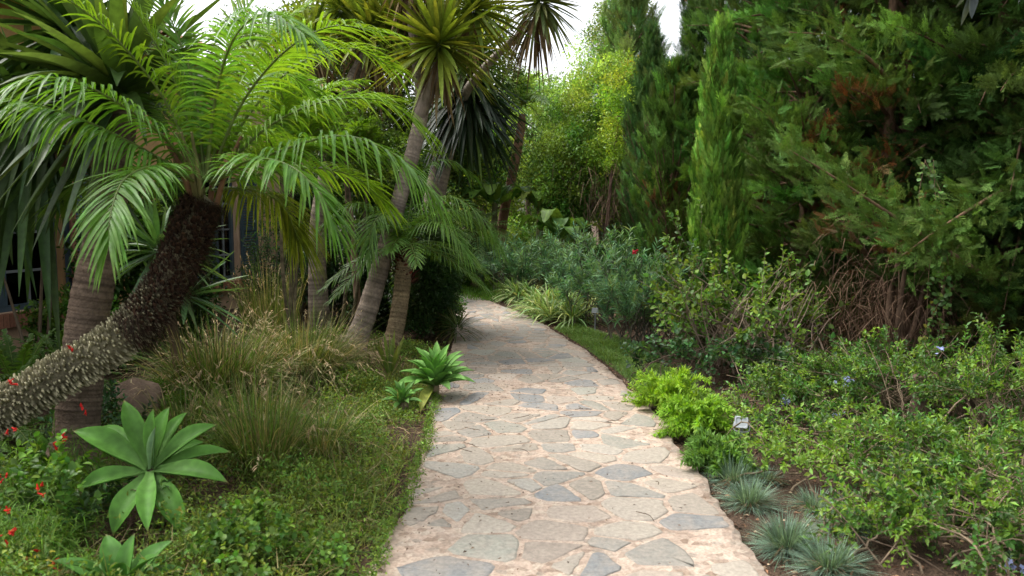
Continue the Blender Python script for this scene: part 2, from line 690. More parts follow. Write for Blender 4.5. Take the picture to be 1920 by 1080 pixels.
def xr(Y):
    return np.interp(Y, RC[:, 1], RC[:, 0])


def smooth_noise(n, k):
    a = rng.normal(size=n + 4 * k)
    ker = np.hanning(2 * k + 1)
    a = np.convolve(a, ker / ker.sum(), "same")[2 * k:2 * k + n]
    return a / (a.std() + 1e-9)


# ground: one sheet, fine near the camera, reaching the horizon
def ground():
    mb = MB()
    xs = np.unique(np.concatenate([np.linspace(-200, -12, 12), np.linspace(-12, 12, 121), np.linspace(12, 200, 12)]))
    ys = np.unique(np.concatenate([np.linspace(-100, -6, 8), np.linspace(-6, 30, 181), np.linspace(30, 300, 14)]))
    X, Y = np.meshgrid(xs, ys)
    mid = (xl(Y) + xr(Y)) / 2
    half = (xr(Y) - xl(Y)) / 2
    d = np.maximum(np.abs(X - mid) - half, 0)
    fade = np.clip(d / 0.8, 0, 1)
    h = 0.05 * np.sin(X * 1.7 + 0.6 * Y) * np.cos(Y * 1.3 - X * .4) + 0.03 * np.sin(X * 4.1) * np.sin(Y * 3.7)
    near = np.clip((14 - np.abs(X)) / 4, 0, 1)
    Zz = -0.02 + fade * near * h
    V = np.stack([X, Y, Zz], -1).reshape(-1, 3)
    n, m = len(xs), len(ys)
    i = (np.arange(m - 1)[:, None] * n + np.arange(n - 1)[None])
    F = np.stack([i, i + 1, i + n + 1, i + n], -1).reshape(-1, 4)
    mb.add(V, F, A(0.1, 0.07, 0.04))
    tag(mb.build("ground", M_SOIL), kind="structure")


ground()


def voronoi_cells(pts, box):
    out = []
    x0, x1, y0, y1 = box
    for i, p in enumerate(pts):
        d = np.linalg.norm(pts - p, axis=1)
        near = np.argsort(d)[1:22]
        poly = [(x0, y0), (x1, y0), (x1, y1), (x0, y1)]
        for j in near:
            q = pts[j]
            mx, my = (p + q) / 2
            nx, ny = q - p
            new = []
            for k in range(len(poly)):
                a, b = poly[k], poly[(k + 1) % len(poly)]
                da = (a[0] - mx) * nx + (a[1] - my) * ny
                db = (b[0] - mx) * nx + (b[1] - my) * ny
                if da <= 0:
                    new.append(a)
                if da * db < 0:
                    t = da / (da - db)
                    new.append((a[0] + t * (b[0] - a[0]), a[1] + t * (b[1] - a[1])))
            poly = new
            if not poly:
                break
        out.append(np.array(poly))
    return out


def inset(poly, d):
    """clip a convex polygon by its own edges moved inward by d (one value per edge)"""
    c = poly.mean(0)
    out = [tuple(p) for p in poly]
    n = len(poly)
    for k in range(n):
        a, b = poly[k], poly[(k + 1) % n]
        e = b - a
        ln = np.linalg.norm(e)
        if ln < 1e-5:
            continue
        nx, ny = -e[1] / ln, e[0] / ln
        if (c[0] - a[0]) * nx + (c[1] - a[1]) * ny < 0:
            nx, ny = -nx, -ny
        dd = d[k] if hasattr(d, "__len__") else d
        ax, ay = a[0] + nx * dd, a[1] + ny * dd
        new = []
        for i in range(len(out)):
            p, q = out[i], out[(i + 1) % len(out)]
            dp = (p[0] - ax) * nx + (p[1] - ay) * ny
            dq = (q[0] - ax) * nx + (q[1] - ay) * ny
            if dp >= 0:
                new.append(p)
            if dp * dq < 0:
                t = dp / (dp - dq)
                new.append((p[0] + t * (q[0] - p[0]), p[1] + t * (q[1] - p[1])))
        out = new
        if len(out) < 3:
            return None
    return np.array(out)


def roughen(poly, it=1):
    """jittered corner cutting"""
    for k in range(it):
        n = len(poly)
        new = []
        for i in range(n):
            a, b = poly[i], poly[(i + 1) % n]
            f = rng.uniform(0.07, 0.16)
            new += [a * (1 - f) + b * f, a * f + b * (1 - f)]
        poly = np.array(new)
    # break the long edges up a little
    out = []
    n = len(poly)
    for i in range(n):
        a, b = poly[i], poly[(i + 1) % n]
        m = max(1, int(np.linalg.norm(b - a) / 0.045))
        for k in range(m):
            out.append(a + (b - a) * k / m)
    poly = np.array(out) + rng.normal(0, 0.0035, (len(out), 2))
    return poly


def build_path():
    mb = MB()
    n = 600
    s = np.linspace(0, PLEN, n)
    nv = 15
    jl = smooth_noise(n, 2) * 0.008 + smooth_noise(n, 14) * 0.014
    jr = smooth_noise(n, 2) * 0.008 + smooth_noise(n, 14) * 0.014
    wv = np.interp(s, SL, WID)
    rows = []
    for k in range(nv):
        v = k / (nv - 1)
        vv = v + (jl * (1 - v) - 0 + jr * v) / wv
        p = path_pt(s, vv)
        p[:, 2] = 0.0215 + 0.0016 * smooth_noise(n, 5)
        rows.append(p)
    first = rows[0].copy()
    first[:, 2] = -0.05
    first[:, 0] -= 0.02
    last = rows[-1].copy()
    last[:, 2] = -0.05
    last[:, 0] += 0.02
    rows = [first] + rows + [last]
    V = np.stack(rows, 1).reshape(-1, 3)
    m = len(rows)
    i = np.arange(n - 1)[:, None] * m + np.arange(m - 1)[None]
    F = np.stack([i, i + 1, i + m + 1, i + m], -1).reshape(-1, 4)
    mb.add(V, F, A(0.45, 0.34, 0.26), 0)
    # flagstones
    W0 = 1.75
    pts = []
    sx, sy = 0.29, 0.25
    r = 0
    y = 0
    while y < PLEN:
        for k in range(-1, 9):
            pts.append([k * sx + (0.5 * sx if r % 2 else 0) + rng.uniform(-.24, .24) * 1.0, y + rng.uniform(-.17, .17)])
        y += sy
        r += 1
    pts = np.array(pts)
    pal = 0.9 * A([0.30, 0.275, 0.235], [0.34, 0.30, 0.25], [0.29, 0.28, 0.25], [0.225, 0.235, 0.24], [0.21, 0.225, 0.235], [0.39, 0.34, 0.275], [0.33, 0.29, 0.24], [0.27, 0.27, 0.23], [0.36, 0.32, 0.265], [0.35, 0.29, 0.24])
    for poly in voronoi_cells(pts, (-1, 3, -1, PLEN + 1)):
        if len(poly) < 3:
            continue
        c = poly.mean(0)
        if c[0] < 0.04 or c[0] > W0 - 0.04 or rng.random() < 0.13:
            continue
        # clip to the path
        poly[:, 0] = np.clip(poly[:, 0], 0.015, W0 - 0.015)
        dd = rng.uniform(0.004, 0.026, len(poly))
        if rng.random() < 0.22:
            dd += 0.018
        q = inset(poly, dd)
        if q is None or len(q) < 3:
            continue
        q = roughen(q)
        area = 0.5 * abs(np.dot(q[:, 0], np.roll(q[:, 1], 1)) - np.dot(q[:, 1], np.roll(q[:, 0], 1)))
        if area < 0.006:
            continue
        cc = q.mean(0)
        col = pick(pal, 1)[0] * math.exp(rng.normal(0, 0.15))
        h = 0.0255 + rng.uniform(-0.0012, 0.0016)
        tilt = rng.normal(0, 0.005, 2)

        def lift(pl, z):
            w3 = path_pt(np.clip(pl[:, 1], 0, PLEN), pl[:, 0] / W0)
            w3[:, 2] = z + (pl - cc) @ tilt
            return w3
        k = len(q)
        outer = lift(q, h - 0.006)
        mid = lift(cc + (q - cc) * 0.985, h - 0.0015)
        inn = lift(cc + (q - cc) * 0.90, h)
        ctr = lift(cc[None], h + 0.001)
        V = np.vstack([outer, mid, inn, ctr])
        a = np.arange(k)
        b = (a + 1) % k
        F = np.concatenate([np.stack([a, b, b + k, a + k], 1), np.stack([a + k, b + k, b + 2 * k, a + 2 * k], 1)])
        n0 = mb.n
        mb.add(V, F, col, 1)
        mb.t.append(np.stack([a + 2 * k, b + 2 * k, np.full(k, 3 * k)], 1) + n0)
        mb.tm.append(np.full(k, 1))
    o = mb.build("path", [M_MORTAR, M_STONE])
    tag(o, kind="structure")


build_path()


def grid_h(X, Y):
    mid = (xl(Y) + xr(Y)) / 2
    half = (xr(Y) - xl(Y)) / 2
    d = np.maximum(np.abs(X - mid) - half, 0)
    fade = np.clip(d / 0.8, 0, 1)
    h = 0.05 * np.sin(X * 1.7 + 0.6 * Y) * np.cos(Y * 1.3 - X * .4) + 0.03 * np.sin(X * 4.1) * np.sin(Y * 3.7)
    return -0.02 + fade * h


# ------------------------------------------------------------------ plant builders
def frond_mesh(cp, nleaf=48, ll=0.30, lw=0.018, droop=0.45, vee=0.3, Cb=(0.10, 0.2, 0.04), Ct=(0.14, 0.26, 0.06), roll=0.0, r0=0.011, start=0.12, mb=None):
    mb = mb or MB()
    pts = catmull(cp, 44)
    T = tangents(pts)
    h = pts[-1] - pts[0]
    h = A(h[0], h[1], 0)
    if np.linalg.norm(h) < 0.05:
        h = A(1, 0, 0)
    side0 = norm(np.cross(norm(h), Z))
    side = norm(side0[None] - T * (T @ side0)[:, None])
    Nn = np.cross(side, T)
    side = side * math.cos(roll) + Nn * math.sin(roll)
    Nn = np.cross(side, T)
    tube(mb, pts, np.linspace(r0, 0.0025, len(pts)), 5, A(0.17, 0.22, 0.07))
    for sg in (-1, 1):
        t = np.sort(np.clip(np.linspace(start, 0.995, nleaf) + rng.normal(0, 0.004, nleaf), start, 1))
        idx = t * (len(pts) - 1)
        i = np.minimum(idx.astype(int), len(pts) - 2)
        f = (idx - i)[:, None]
        p = pts[i] * (1 - f) + pts[i + 1] * f
        tt, ss, nn = norm(T[i] * (1 - f) + T[i + 1] * f), side[i], Nn[i]
        a = np.interp(t, [0, 0.5, 1], [1.25, 1.0, 0.35])[:, None] + rng.normal(0, 0.07, (nleaf, 1))
        ve = vee + rng.normal(0, 0.10, (nleaf, 1))
        d = norm(sg * ss * np.sin(a) + tt * np.cos(a) + nn * ve)
        L = ll * np.interp(t, [0, 0.12, 0.4, 0.75, 1], [0.35, 0.6, 1, 0.85, 0.55]) * rng.uniform(0.88, 1.1, nleaf)
        sd = norm(np.cross(d, nn))
        cb = vcol(Cb, nleaf, 0.10, 0.05)
        ct = vcol(Ct, nleaf, 0.12, 0.06)
        strips(mb, p, d, L, lw * rng.uniform(0.85, 1.15, nleaf), droop * rng.uniform(0.6, 1.4, nleaf), 5, sd, prof_leaflet, cb, ct, 0, 0.35)
    return mb


def random_fronds(parent, c, n, length, el=(0.1, 1.35), az=(0, 6.283), name="frond", droop=0.55, **kw):
    for i in range(n):
        a = az[0] + (az[1] - az[0]) * ((i + rng.uniform(0.1, 0.9)) / n)
        e = rng.uniform(*el)
        L = length * rng.uniform(0.85, 1.12)
        hd = A(math.cos(a), math.sin(a), 0)
        cp = []
        for t in (0, 0.33, 0.66, 1.0):
            cp.append(c + hd * L * t * math.cos(e) * (1 + 0.15 * t) + Z * L * (t * math.sin(e) - droop * t * t * (0.6 + 0.6 * math.cos(e))))
        frond_mesh(cp, **kw).build(name, M_PALM, parent)


def rosette(parent, c, axis, n=90, L=0.6, W=0.05, th=(0.15, 1.9), droop=0.25, Cb=(0.10, 0.16, 0.05), Ct=(0.15, 0.21, 0.06), name="leaf_rosette", skirt=40, skirt_len=0.45, mat=None, fold=0.5, rad=0.05):
    axis = norm(axis)
    x = norm(np.cross(axis, A(0.3, 1, 0.2)))
    y = np.cross(axis, x)

    def dirs(n, t0, t1, pw=0.8):
        f = (np.arange(n) + 0.5) / n
        th_ = t0 + (t1 - t0) * f ** pw + rng.normal(0, 0.07, n)
        ph = np.arange(n) * 2.39996 + rng.normal(0, 0.2, n)
        rr = np.sin(th_)[:, None]
        radial = np.cos(ph)[:, None] * x + np.sin(ph)[:, None] * y
        return norm(rr * radial + np.cos(th_)[:, None] * axis), radial, f
    d, radial, f = dirs(n, *th)
    mb = MB()
    p = c + radial * rad * 0.6 + axis * (0.12 * (1 - f))[:, None]
    strips(mb, p, d, L * rng.uniform(0.8, 1.1, n) * np.interp(f, [0, 0.2, 1], [0.7, 1, 1]), W * rng.uniform(0.8, 1.1, n), droop * rng.uniform(0.3, 1.6, n) * (0.3 + f), 6, None, prof_strap,
           vcol(Cb, n, 0.15, 0.08), vcol(Ct, n, 0.18, 0.1), 0, fold)
    mb.build(name, mat or M_YUCCA, parent)
    if skirt:
        mb = MB()
        d, radial, f = dirs(skirt, 1.9, 2.85)
        p = c + radial * rad - axis * (0.05 + 0.25 * f)[:, None]
        pal = pick(A([0.28, 0.19, 0.10], [0.20, 0.13, 0.07], [0.36, 0.27, 0.15], [0.14, 0.09, 0.05]), skirt)
        strips(mb, p, d, skirt_len * rng.uniform(0.6, 1.1, skirt), W * rng.uniform(0.5, 0.8, skirt), 0.6, 5, None, prof_strap, pal, pal * 0.85, 0, 0.6)
        mb.build("dry_leaf_skirt", M_DRY, parent)


def trunk(parent, cp, rad, C=(0.22, 0.17, 0.13), ring=0.0, nseg=12, name="trunk", per=0.03, mat=None, flare=1.5):
    """cp: control points; rad: radii at the control points"""
    cp = np.asarray(cp, dtype=float)
    a = np.concatenate([cp, np.asarray(rad, dtype=float)[:, None]], 1)
    ln = np.linalg.norm(np.diff(cp, axis=0), axis=1).sum()
    n = int(max(16, min(260, ln / (per / 3 if ring else 0.05))))
    q = catmull(a, n)
    r = q[:, 3].copy()
    s = np.linspace(0, ln, n)
    r *= 1 + (flare - 1) * np.exp(-s / 0.12)
    C = np.asarray(C, dtype=float)
    cc = np.tile(C, (n, 1)) * np.exp(smooth_noise(n, 4) * 0.15)[:, None]
    if ring:
        ph = (s / per + 0.4 * smooth_noise(n, 10)) % 1
        r = r * (1 + ring * (1 - ph)) * (1 + 0.012 * smooth_noise(n, 2))
        cc = cc * np.where(ph < 0.3, 0.75, 1.08)[:, None]
    else:
        r = r * (1 + 0.05 * smooth_noise(n, 5))
    mb = MB()
    tube(mb, q[:, :3], r, nseg, cc)
    return mb.build(name, mat or (M_RING if ring else M_BARK), parent), q


def grass_clump(name, label, cat, c, n, h, spread, el=(0.7, 1.45), droop=0.5, W=0.006, pal=None, seeds=0, group=None, base=0.1, seed_col=(0.42, 0.32, 0.18), part="blades", mat=None, Ct=None):
    t = thing(name, label, cat, c, group)
    mb = MB()
    ph = rng.uniform(0, 6.283, n)
    rr = base * np.sqrt(rng.random(n))
    p = c + np.stack([np.cos(ph) * rr, np.sin(ph) * rr, np.zeros(n)], 1)
    ph2 = ph + rng.normal(0, 0.5, n)
    e = rng.uniform(el[0], el[1], n)
    d = np.stack([np.cos(ph2) * np.cos(e) * spread, np.sin(ph2) * np.cos(e) * spread, np.sin(e)], 1)
    L = h * rng.uniform(0.55, 1.15, n)
    cb = pick(pal, n) * np.exp(rng.normal(0, 0.32, (n, 1)))
    strips(mb, p, d, L, W * rng.uniform(0.7, 1.3, n), droop * rng.uniform(0.4, 1.5, n), 5, None, prof_grass, cb, cb * 1.2 if Ct is None else Ct)
    mb.build(part, mat or M_GRASS, t)
    if seeds:
        mb = MB()
        ph = rng.uniform(0, 6.283, seeds)
        e = rng.uniform(0.6, 1.25, seeds)
        d = np.stack([np.cos(ph) * np.cos(e) * spread, np.sin(ph) * np.cos(e) * spread, np.sin(e)], 1)
        p = np.tile(c, (seeds, 1))
        L = h * rng.uniform(0.8, 1.25, seeds)
        g = droop * 0.8 * rng.uniform(0.6, 1.4, seeds)
        strips(mb, p, d, L, 0.003, g, 6, None, prof_grass, A(0.3, 0.25, 0.12))
        end = p + norm(d) * (L * 0.8)[:, None] - Z * (g * L * 0.64)[:, None]
        tan = norm(norm(d) - Z * (2 * g * 0.85)[:, None])
        k = 7
        for j in range(k):
            q = end + tan * (0.028 * j)
            dd = norm(tan * 0.8 + rng.normal(0, 0.35, (seeds, 3)))
            strips(mb, q, dd, 0.055, 0.010, 0.2, 2, None, prof_grass, vcol(seed_col, seeds, 0.2, 0.05))
        mb.build("seed_heads", M_DRY, t)
    return t


def shrub(name, label, cat, base, center, rad, nst=14, ntw=8, nlf=9, leaf=(0.05, 0.03), Cl=(0.1, 0.18, 0.05), Cy=None, young=0.2, stem_r=0.012, stem_col=(0.16, 0.12, 0.09),
          tw=(0.12, 0.3), group=None, tmpl="s", mat=None, foliage="foliage", tmin=0.35, spread=0.85, hang=0.0, bspread=0.12, whorl=False, upb=0.3, parent=None, stems_name="stems"):
    base, center, rad = np.asarray(base, float), np.asarray(center, float), np.asarray(rad, float)
    t = parent or thing(name, label, cat, base, group)
    mb, ml = MB(), MB()
    LP, LD, LN, LC2 = [], [], [], []
    for i in range(nst):
        u = runit(1)[0]
        u[2] = abs(u[2]) * 1.1 - 0.35
        tgt = center + rad * norm(u) * rng.uniform(0.6, 1.0)
        b0 = base + A(rng.normal(0, bspread), rng.normal(0, bspread), 0)
        m1 = b0 * 0.62 + tgt * 0.38 + A(0, 0, 0.10 * np.linalg.norm(tgt - b0)) + rng.normal(0, 0.06, 3)
        pts = catmull([b0, m1, tgt], 14)
        pts[1:-1] += rng.normal(0, 0.008, (12, 3))
        cst = A(*stem_col) * math.exp(rng.normal(0, 0.2))
        tube(mb, pts, np.linspace(stem_r, stem_r * 0.3, 14), 5, cst, 0, False)
        T = tangents(pts)
        for k in range(ntw):
            f = rng.uniform(tmin, 1.0) if k else 1.0
            j = min(int(f * 13), 13)
            outw = norm(pts[j] - center + A(0, 0, 0.15))
            d = norm(T[j] * 0.5 + outw * 0.45 + runit(1)[0] * spread * 0.7 + Z * upb)
            L = rng.uniform(*tw)
            e = pts[j] + d * L - Z * hang * L
            tp = catmull([pts[j], (pts[j] + e) / 2 + Z * 0.05 * L, e], 6)
            tube(mb, tp, np.linspace(stem_r * 0.35, stem_r * 0.15, 6), 3, cst * 1.1, 0, False)
            fl = np.linspace(0.15, 1.0, nlf)
            ix = fl * 5
            ii = np.minimum(ix.astype(int), 4)
            p = tp[ii] + (tp[ii + 1] - tp[ii]) * (ix - ii)[:, None]
            td = norm(e - pts[j])
            x = norm(np.cross(td, runit(1)[0]))
            y = np.cross(td, x)
            ph = np.arange(nlf) * 2.4 + rng.uniform(0, 6)
            dd = norm(td * (0.55 if not whorl else 0.8) + (np.cos(ph)[:, None] * x + np.sin(ph)[:, None] * y) * 0.75 + rng.normal(0, 0.2, (nlf, 3)))
            LP.append(p)
            LD.append(dd)
            LN.append(norm(Z * 0.9 + rng.normal(0, 0.45, (nlf, 3)) + outw * 0.3))
            c = vcol(vcol(Cl, 1, 0.3, 0.1)[0], nlf, 0.15, 0.06)
            if Cy is not None and rng.random() < young:
                c = vcol(Cy, nlf, 0.15, 0.08)
            LC2.append(c)
    LP, LD, LN, LC2 = map(np.concatenate, (LP, LD, LN, LC2))
    n = len(LP)
    sc = rng.uniform(0.6, 1.2, n)
    if whorl:
        strips(ml, LP, LD, leaf[0] * sc, leaf[1] * sc, 0.15, 3, norm(np.cross(LD, LN)), prof_leaflet, LC2, LC2 * 1.1, 0, 0.3)
    else:
        leaves(ml, LP, LD, LN, leaf[0] * sc, leaf[1] * sc, LC2, tmpl)
    mb.build(stems_name, M_BARK, t)
    ml.build(foliage, mat or M_LEAF, t)
    return t


def leafy_mass(mb, centers, radii, nper, leaf, Cl, dv=0.2, clump_dv=0.25, outward=0.5, up=0.4, tmpl="s", Cy=None, young=0.2):
    """many small leaves in overlapping clumps"""
    K = len(centers)
    cc = vcol(Cl, K, clump_dv, 0.12)
    if Cy is not None:
        m = rng.random(K) < young
        cc[m] = vcol(Cy, m.sum(), 0.15, 0.08)
    idx = np.repeat(np.arange(K), nper)
    n = len(idx)
    u = runit(n) * (rng.random(n) ** 0.45)[:, None]
    p = centers[idx] + u * radii[idx][:, None]
    d = norm(u * outward + runit(n) * 0.7 + Z * up * rng.normal(0.3, 0.6, (n, 1)))
    nh = norm(Z + runit(n) * 0.8)
    sc = rng.uniform(0.6, 1.25, n)
    c = np.clip(cc[idx] * np.exp(rng.normal(0, dv, (n, 1))), 0.003, 0.9)
    leaves(mb, p, d, nh, leaf[0] * sc, leaf[1] * sc, c, tmpl)


def ell_points(n, c, r, inner=0.55, zcut=-0.7):
    u = runit(n * 2)
    u = u[u[:, 2] > zcut][:n]
    k = rng.uniform(inner, 1.0, (len(u), 1))
    return np.asarray(c) + u * np.asarray(r) * k


def broad_tree(name, label, base, c, r, K=90, cr=0.45, nper=160, leaf=(0.08, 0.045), Cl=(0.12, 0.2, 0.05), trunk_r=0.1, group=None, cat="tree", Cy=None, young=0.25, bark=(0.18, 0.14, 0.1), limbs=9, mat=None, inner=0.5, zcut=-0.75, tmpl="s"):
    t = thing(name, label, cat, base, group)
    base, c = np.asarray(base, float), np.asarray(c, float)
    mb = MB()
    top = c + A(0, 0, r[2] * 0.3)
    pts = catmull([base, base * 0.5 + c * 0.5 + A(rng.normal(0, .1), rng.normal(0, .1), 0), top], 20)
    tube(mb, pts, np.linspace(trunk_r, trunk_r * 0.35, 20), 8, A(*bark))
    cs = ell_points(K, c, r, inner, zcut)
    for k in range(limbs):
        e = cs[rng.integers(len(cs))]
        j = rng.integers(8, 17)
        q = catmull([pts[j], (pts[j] + e) / 2 + A(0, 0, 0.15), e], 10)
        tube(mb, q, np.linspace(trunk_r * 0.4, 0.012, 10), 5, A(*bark) * 1.1, 0, False)
    mb.build("trunk", M_BARK, t)
    ml = MB()
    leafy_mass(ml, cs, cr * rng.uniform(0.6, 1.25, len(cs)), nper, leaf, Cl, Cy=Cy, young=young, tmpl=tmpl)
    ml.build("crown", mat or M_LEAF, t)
    return t


def conifer(name, label, base, H, prof, nb=240, per=30, el=0.35, dr=-0.35, size=0.2, Cl=(0.04, 0.085, 0.025), h0=0.4, trunk_r=0.12, group=None, brown=0.03, cat="conifer", lean=(0, 0), lib=SPRAYS,
            az=None, fan=0.22, up=0.2, trunks=1, tcol=(0.13, 0.08, 0.05), tmin=0.36, evar=0.12, extra=(), lumpy=0.0):
    t = thing(name, label, cat, base, group)
    base = np.asarray(base, float)
    mb = MB()
    for k in range(trunks):
        off = A(rng.normal(0, 0.18), rng.normal(0, 0.1), 0) if k else A(0, 0, 0)
        pts = catmull([base + off - A(0, 0, 0.1), base + off * 1.6 + A(lean[0] * .4, lean[1] * .4, H * 0.45), base + off * 2 + A(lean[0], lean[1], H * 0.96)], 30)
        tube(mb, pts, np.linspace(trunk_r, 0.015, 30), 9, A(*tcol))
    SP, SD, SN, SS, SC = [], [], [], [], []
    for i in range(nb):
        f = (i + rng.random()) / nb
        h = h0 + (H - h0) * f ** 0.95
        a = rng.uniform(*(az or (0, 6.283)))
        hh = (h - h0) / (H - h0)
        L = prof(hh) * rng.uniform(0.5, 1.18)
        if L < 0.08:
            L = 0.08
        dh = A(math.cos(a), math.sin(a), 0)
        st = base + A(lean[0] * h / H, lean[1] * h / H, h)
        e = el + rng.normal(0, evar)
        side = A(-math.sin(a), math.cos(a), 0)
        tt = np.linspace(0, 1, 9)
        curve = st + dh * (L * tt)[:, None] + Z * (L * (e * tt + dr * tt ** 2))[:, None]
        if L > 0.5:
            tube(mb, curve, np.linspace(min(0.03, trunk_r * 0.3), 0.004, 9), 4, A(*tcol) * 1.1, 0, False)
        n = max(5, int(per * (0.35 + 0.65 * min(1.0, L / max(prof(0.3), 0.1)))))
        t_ = tmin + (1 - tmin) * rng.random(n) ** 0.75
        lat = rng.normal(0, 1, n) * fan * L * (1.15 - t_)
        p = st + dh * (L * t_)[:, None] + Z * (L * (e * t_ + dr * t_ ** 2))[:, None] + side * lat[:, None] + Z * (np.abs(lat) * -0.25 + rng.normal(0, 0.035, n))[:, None]
        tan = norm(dh[None] + Z * (e + 2 * dr * t_)[:, None])
        d = norm(tan * 0.8 + side * np.sign(lat)[:, None] * rng.uniform(0.1, 0.7, (n, 1)) + Z * up + rng.normal(0, 0.38, (n, 3)))
        c = vcol(Cl, 1, 0.36, 0.13) * np.exp(rng.normal(0, 0.22, (n, 1)))
        if rng.random() < brown:
            m = rng.random(n) < 0.7
            c[m] = vcol((0.17, 0.075, 0.035), m.sum(), 0.3, 0.1)
        SP.append(p)
        SD.append(d)
        SN.append(norm(Z * 0.45 + rng.normal(0, 0.7, (n, 3)) + dh * 0.3))
        SS.append(size * rng.uniform(0.6, 1.25, n))
        SC.append(c)
    for pts_, ns, wdt, cl in extra:
        q = catmull(pts_, 40)
        tube(mb, q, np.linspace(0.035, 0.006, 40), 5, A(*tcol) * 1.5, 0, False)
        Tq = tangents(q)
        i = (rng.random(ns) * 39.9).astype(int)
        sd = norm(np.cross(Tq[i], Z))
        lat = rng.normal(0, 1, (ns, 1)) * wdt
        SP.append(q[i] + sd * lat + Z * (rng.normal(0.02, 0.11, (ns, 1)) - 0.25 * np.abs(lat)))
        SD.append(norm(Tq[i] * 0.7 + sd * np.sign(lat) * rng.uniform(0.2, 0.8, (ns, 1)) + Z * 0.3 + rng.normal(0, 0.4, (ns, 3))))
        SN.append(norm(Z * 0.5 + rng.normal(0, 0.7, (ns, 3))))
        SS.append(size * rng.uniform(0.6, 1.2, ns))
        SC.append(vcol(cl, ns, 0.18, 0.08))
    mb.build("trunk", M_BARK, t)
    ml = MB()
    sprays(ml, *map(np.concatenate, (SP, SD, SN, SS)), np.clip(np.concatenate(SC), 0.004, 0.6), lib)
    ml.build("crown", M_CONIF, t)
    return t


def agave_leaf(parent, c, tip, axis, W, C, arch=0.12, chan=0.22, edge=None, name="leaf"):
    nseg, nc = 16, 7
    D = tip - c
    L = np.linalg.norm(D)
    D = D / L
    nrm = axis - D * np.dot(axis, D)
    if np.linalg.norm(nrm) < 0.15:
        nrm = A(0, -1, 0.2) - D * np.dot(A(0, -1, 0.2), D)
    nrm = norm(nrm)
    side = np.cross(D, nrm)
    s = np.linspace(0, 1, nseg + 1)
    wd = W * np.interp(s, [0, 0.1, 0.25, 0.42, 0.58, 0.74, 0.87, 0.95, 1], [0.42, 0.44, 0.66, 0.93, 1, 0.86, 0.5, 0.2, 0.015])
    u = np.linspace(-1, 1, nc)
    pos = c + D * (s * L)[:, None] + nrm * (arch * L * 4 * s * (1 - s) * (0.4 + s))[:, None]
    tw = rng.normal(0, 0.12)
    V = pos[:, None] + side * (wd[:, None] * 0.5 * u[None])[..., None] + nrm * ((chan * wd)[:, None] * (np.abs(u) ** 1.6)[None] + tw * wd[:, None] * 0.5 * u[None])[..., None]
    edge = np.asarray(edge if edge is not None else np.asarray(C) * 1.35)
    ef = (np.abs(u) ** 5)[None, :, None]
    bf = np.interp(s, [0, 0.25, 0.6, 1], [1.0, 0.5, 0.1, 0])[:, None, None]
    base_c = A(*C) * 1.0
    pale = A(0.2, 0.33, 0.13)
    Cc = base_c * (1 - ef) + edge * ef
    Cc = Cc * (1 - 0.6 * bf) + pale * 0.6 * bf
    Cc = Cc * (1 + 0.05 * rng.normal(0, 1, (1, nc, 1)))
    tipf = np.interp(s, [0, 0.95, 1], [0, 0, 0.9])[:, None, None]
    Cc = Cc * (1 - tipf) + A(0.16, 0.10, 0.05) * tipf
    # underside: same outline a few millimetres below
    th = 0.006 * np.interp(s, [0, 0.6, 1], [3, 1, 0.2])
    V2 = V - nrm * th[:, None, None]
    mb = MB()
    i = np.arange(nseg)[:, None] * nc + np.arange(nc - 1)[None]
    F = np.stack([i, i + 1, i + nc + 1, i + nc], -1).reshape(-1, 4)
    mb.add(V, F, np.broadcast_to(Cc, V.shape).reshape(-1, 3))
    mb.add(V2, F[:, ::-1], np.broadcast_to(Cc * 0.95, V.shape).reshape(-1, 3))
    return mb.build(name, M_AGAVE, parent)


# ------------------------------------------------------------------ the house
HO, HD, HN = A(-5.7, 9.6, 0), A(0.22, 0.9755, 0), A(0.9755, -0.22, 0)


def hp(u, w_, z):
    return HO + HD * u + HN * w_ + Z * z


def hbox(mb, u0, u1, w0, w1, z0, z1, C, mat=0):
    V = [hp(u, w_, z) for z in (z0, z1) for w_ in (w0, w1) for u in (u0, u1)]
    F = [[0, 1, 3, 2], [4, 6, 7, 5], [0, 4, 5, 1], [2, 3, 7, 6], [0, 2, 6, 4], [1, 5, 7, 3]]
    mb.add(V, F, A(*C), mat)


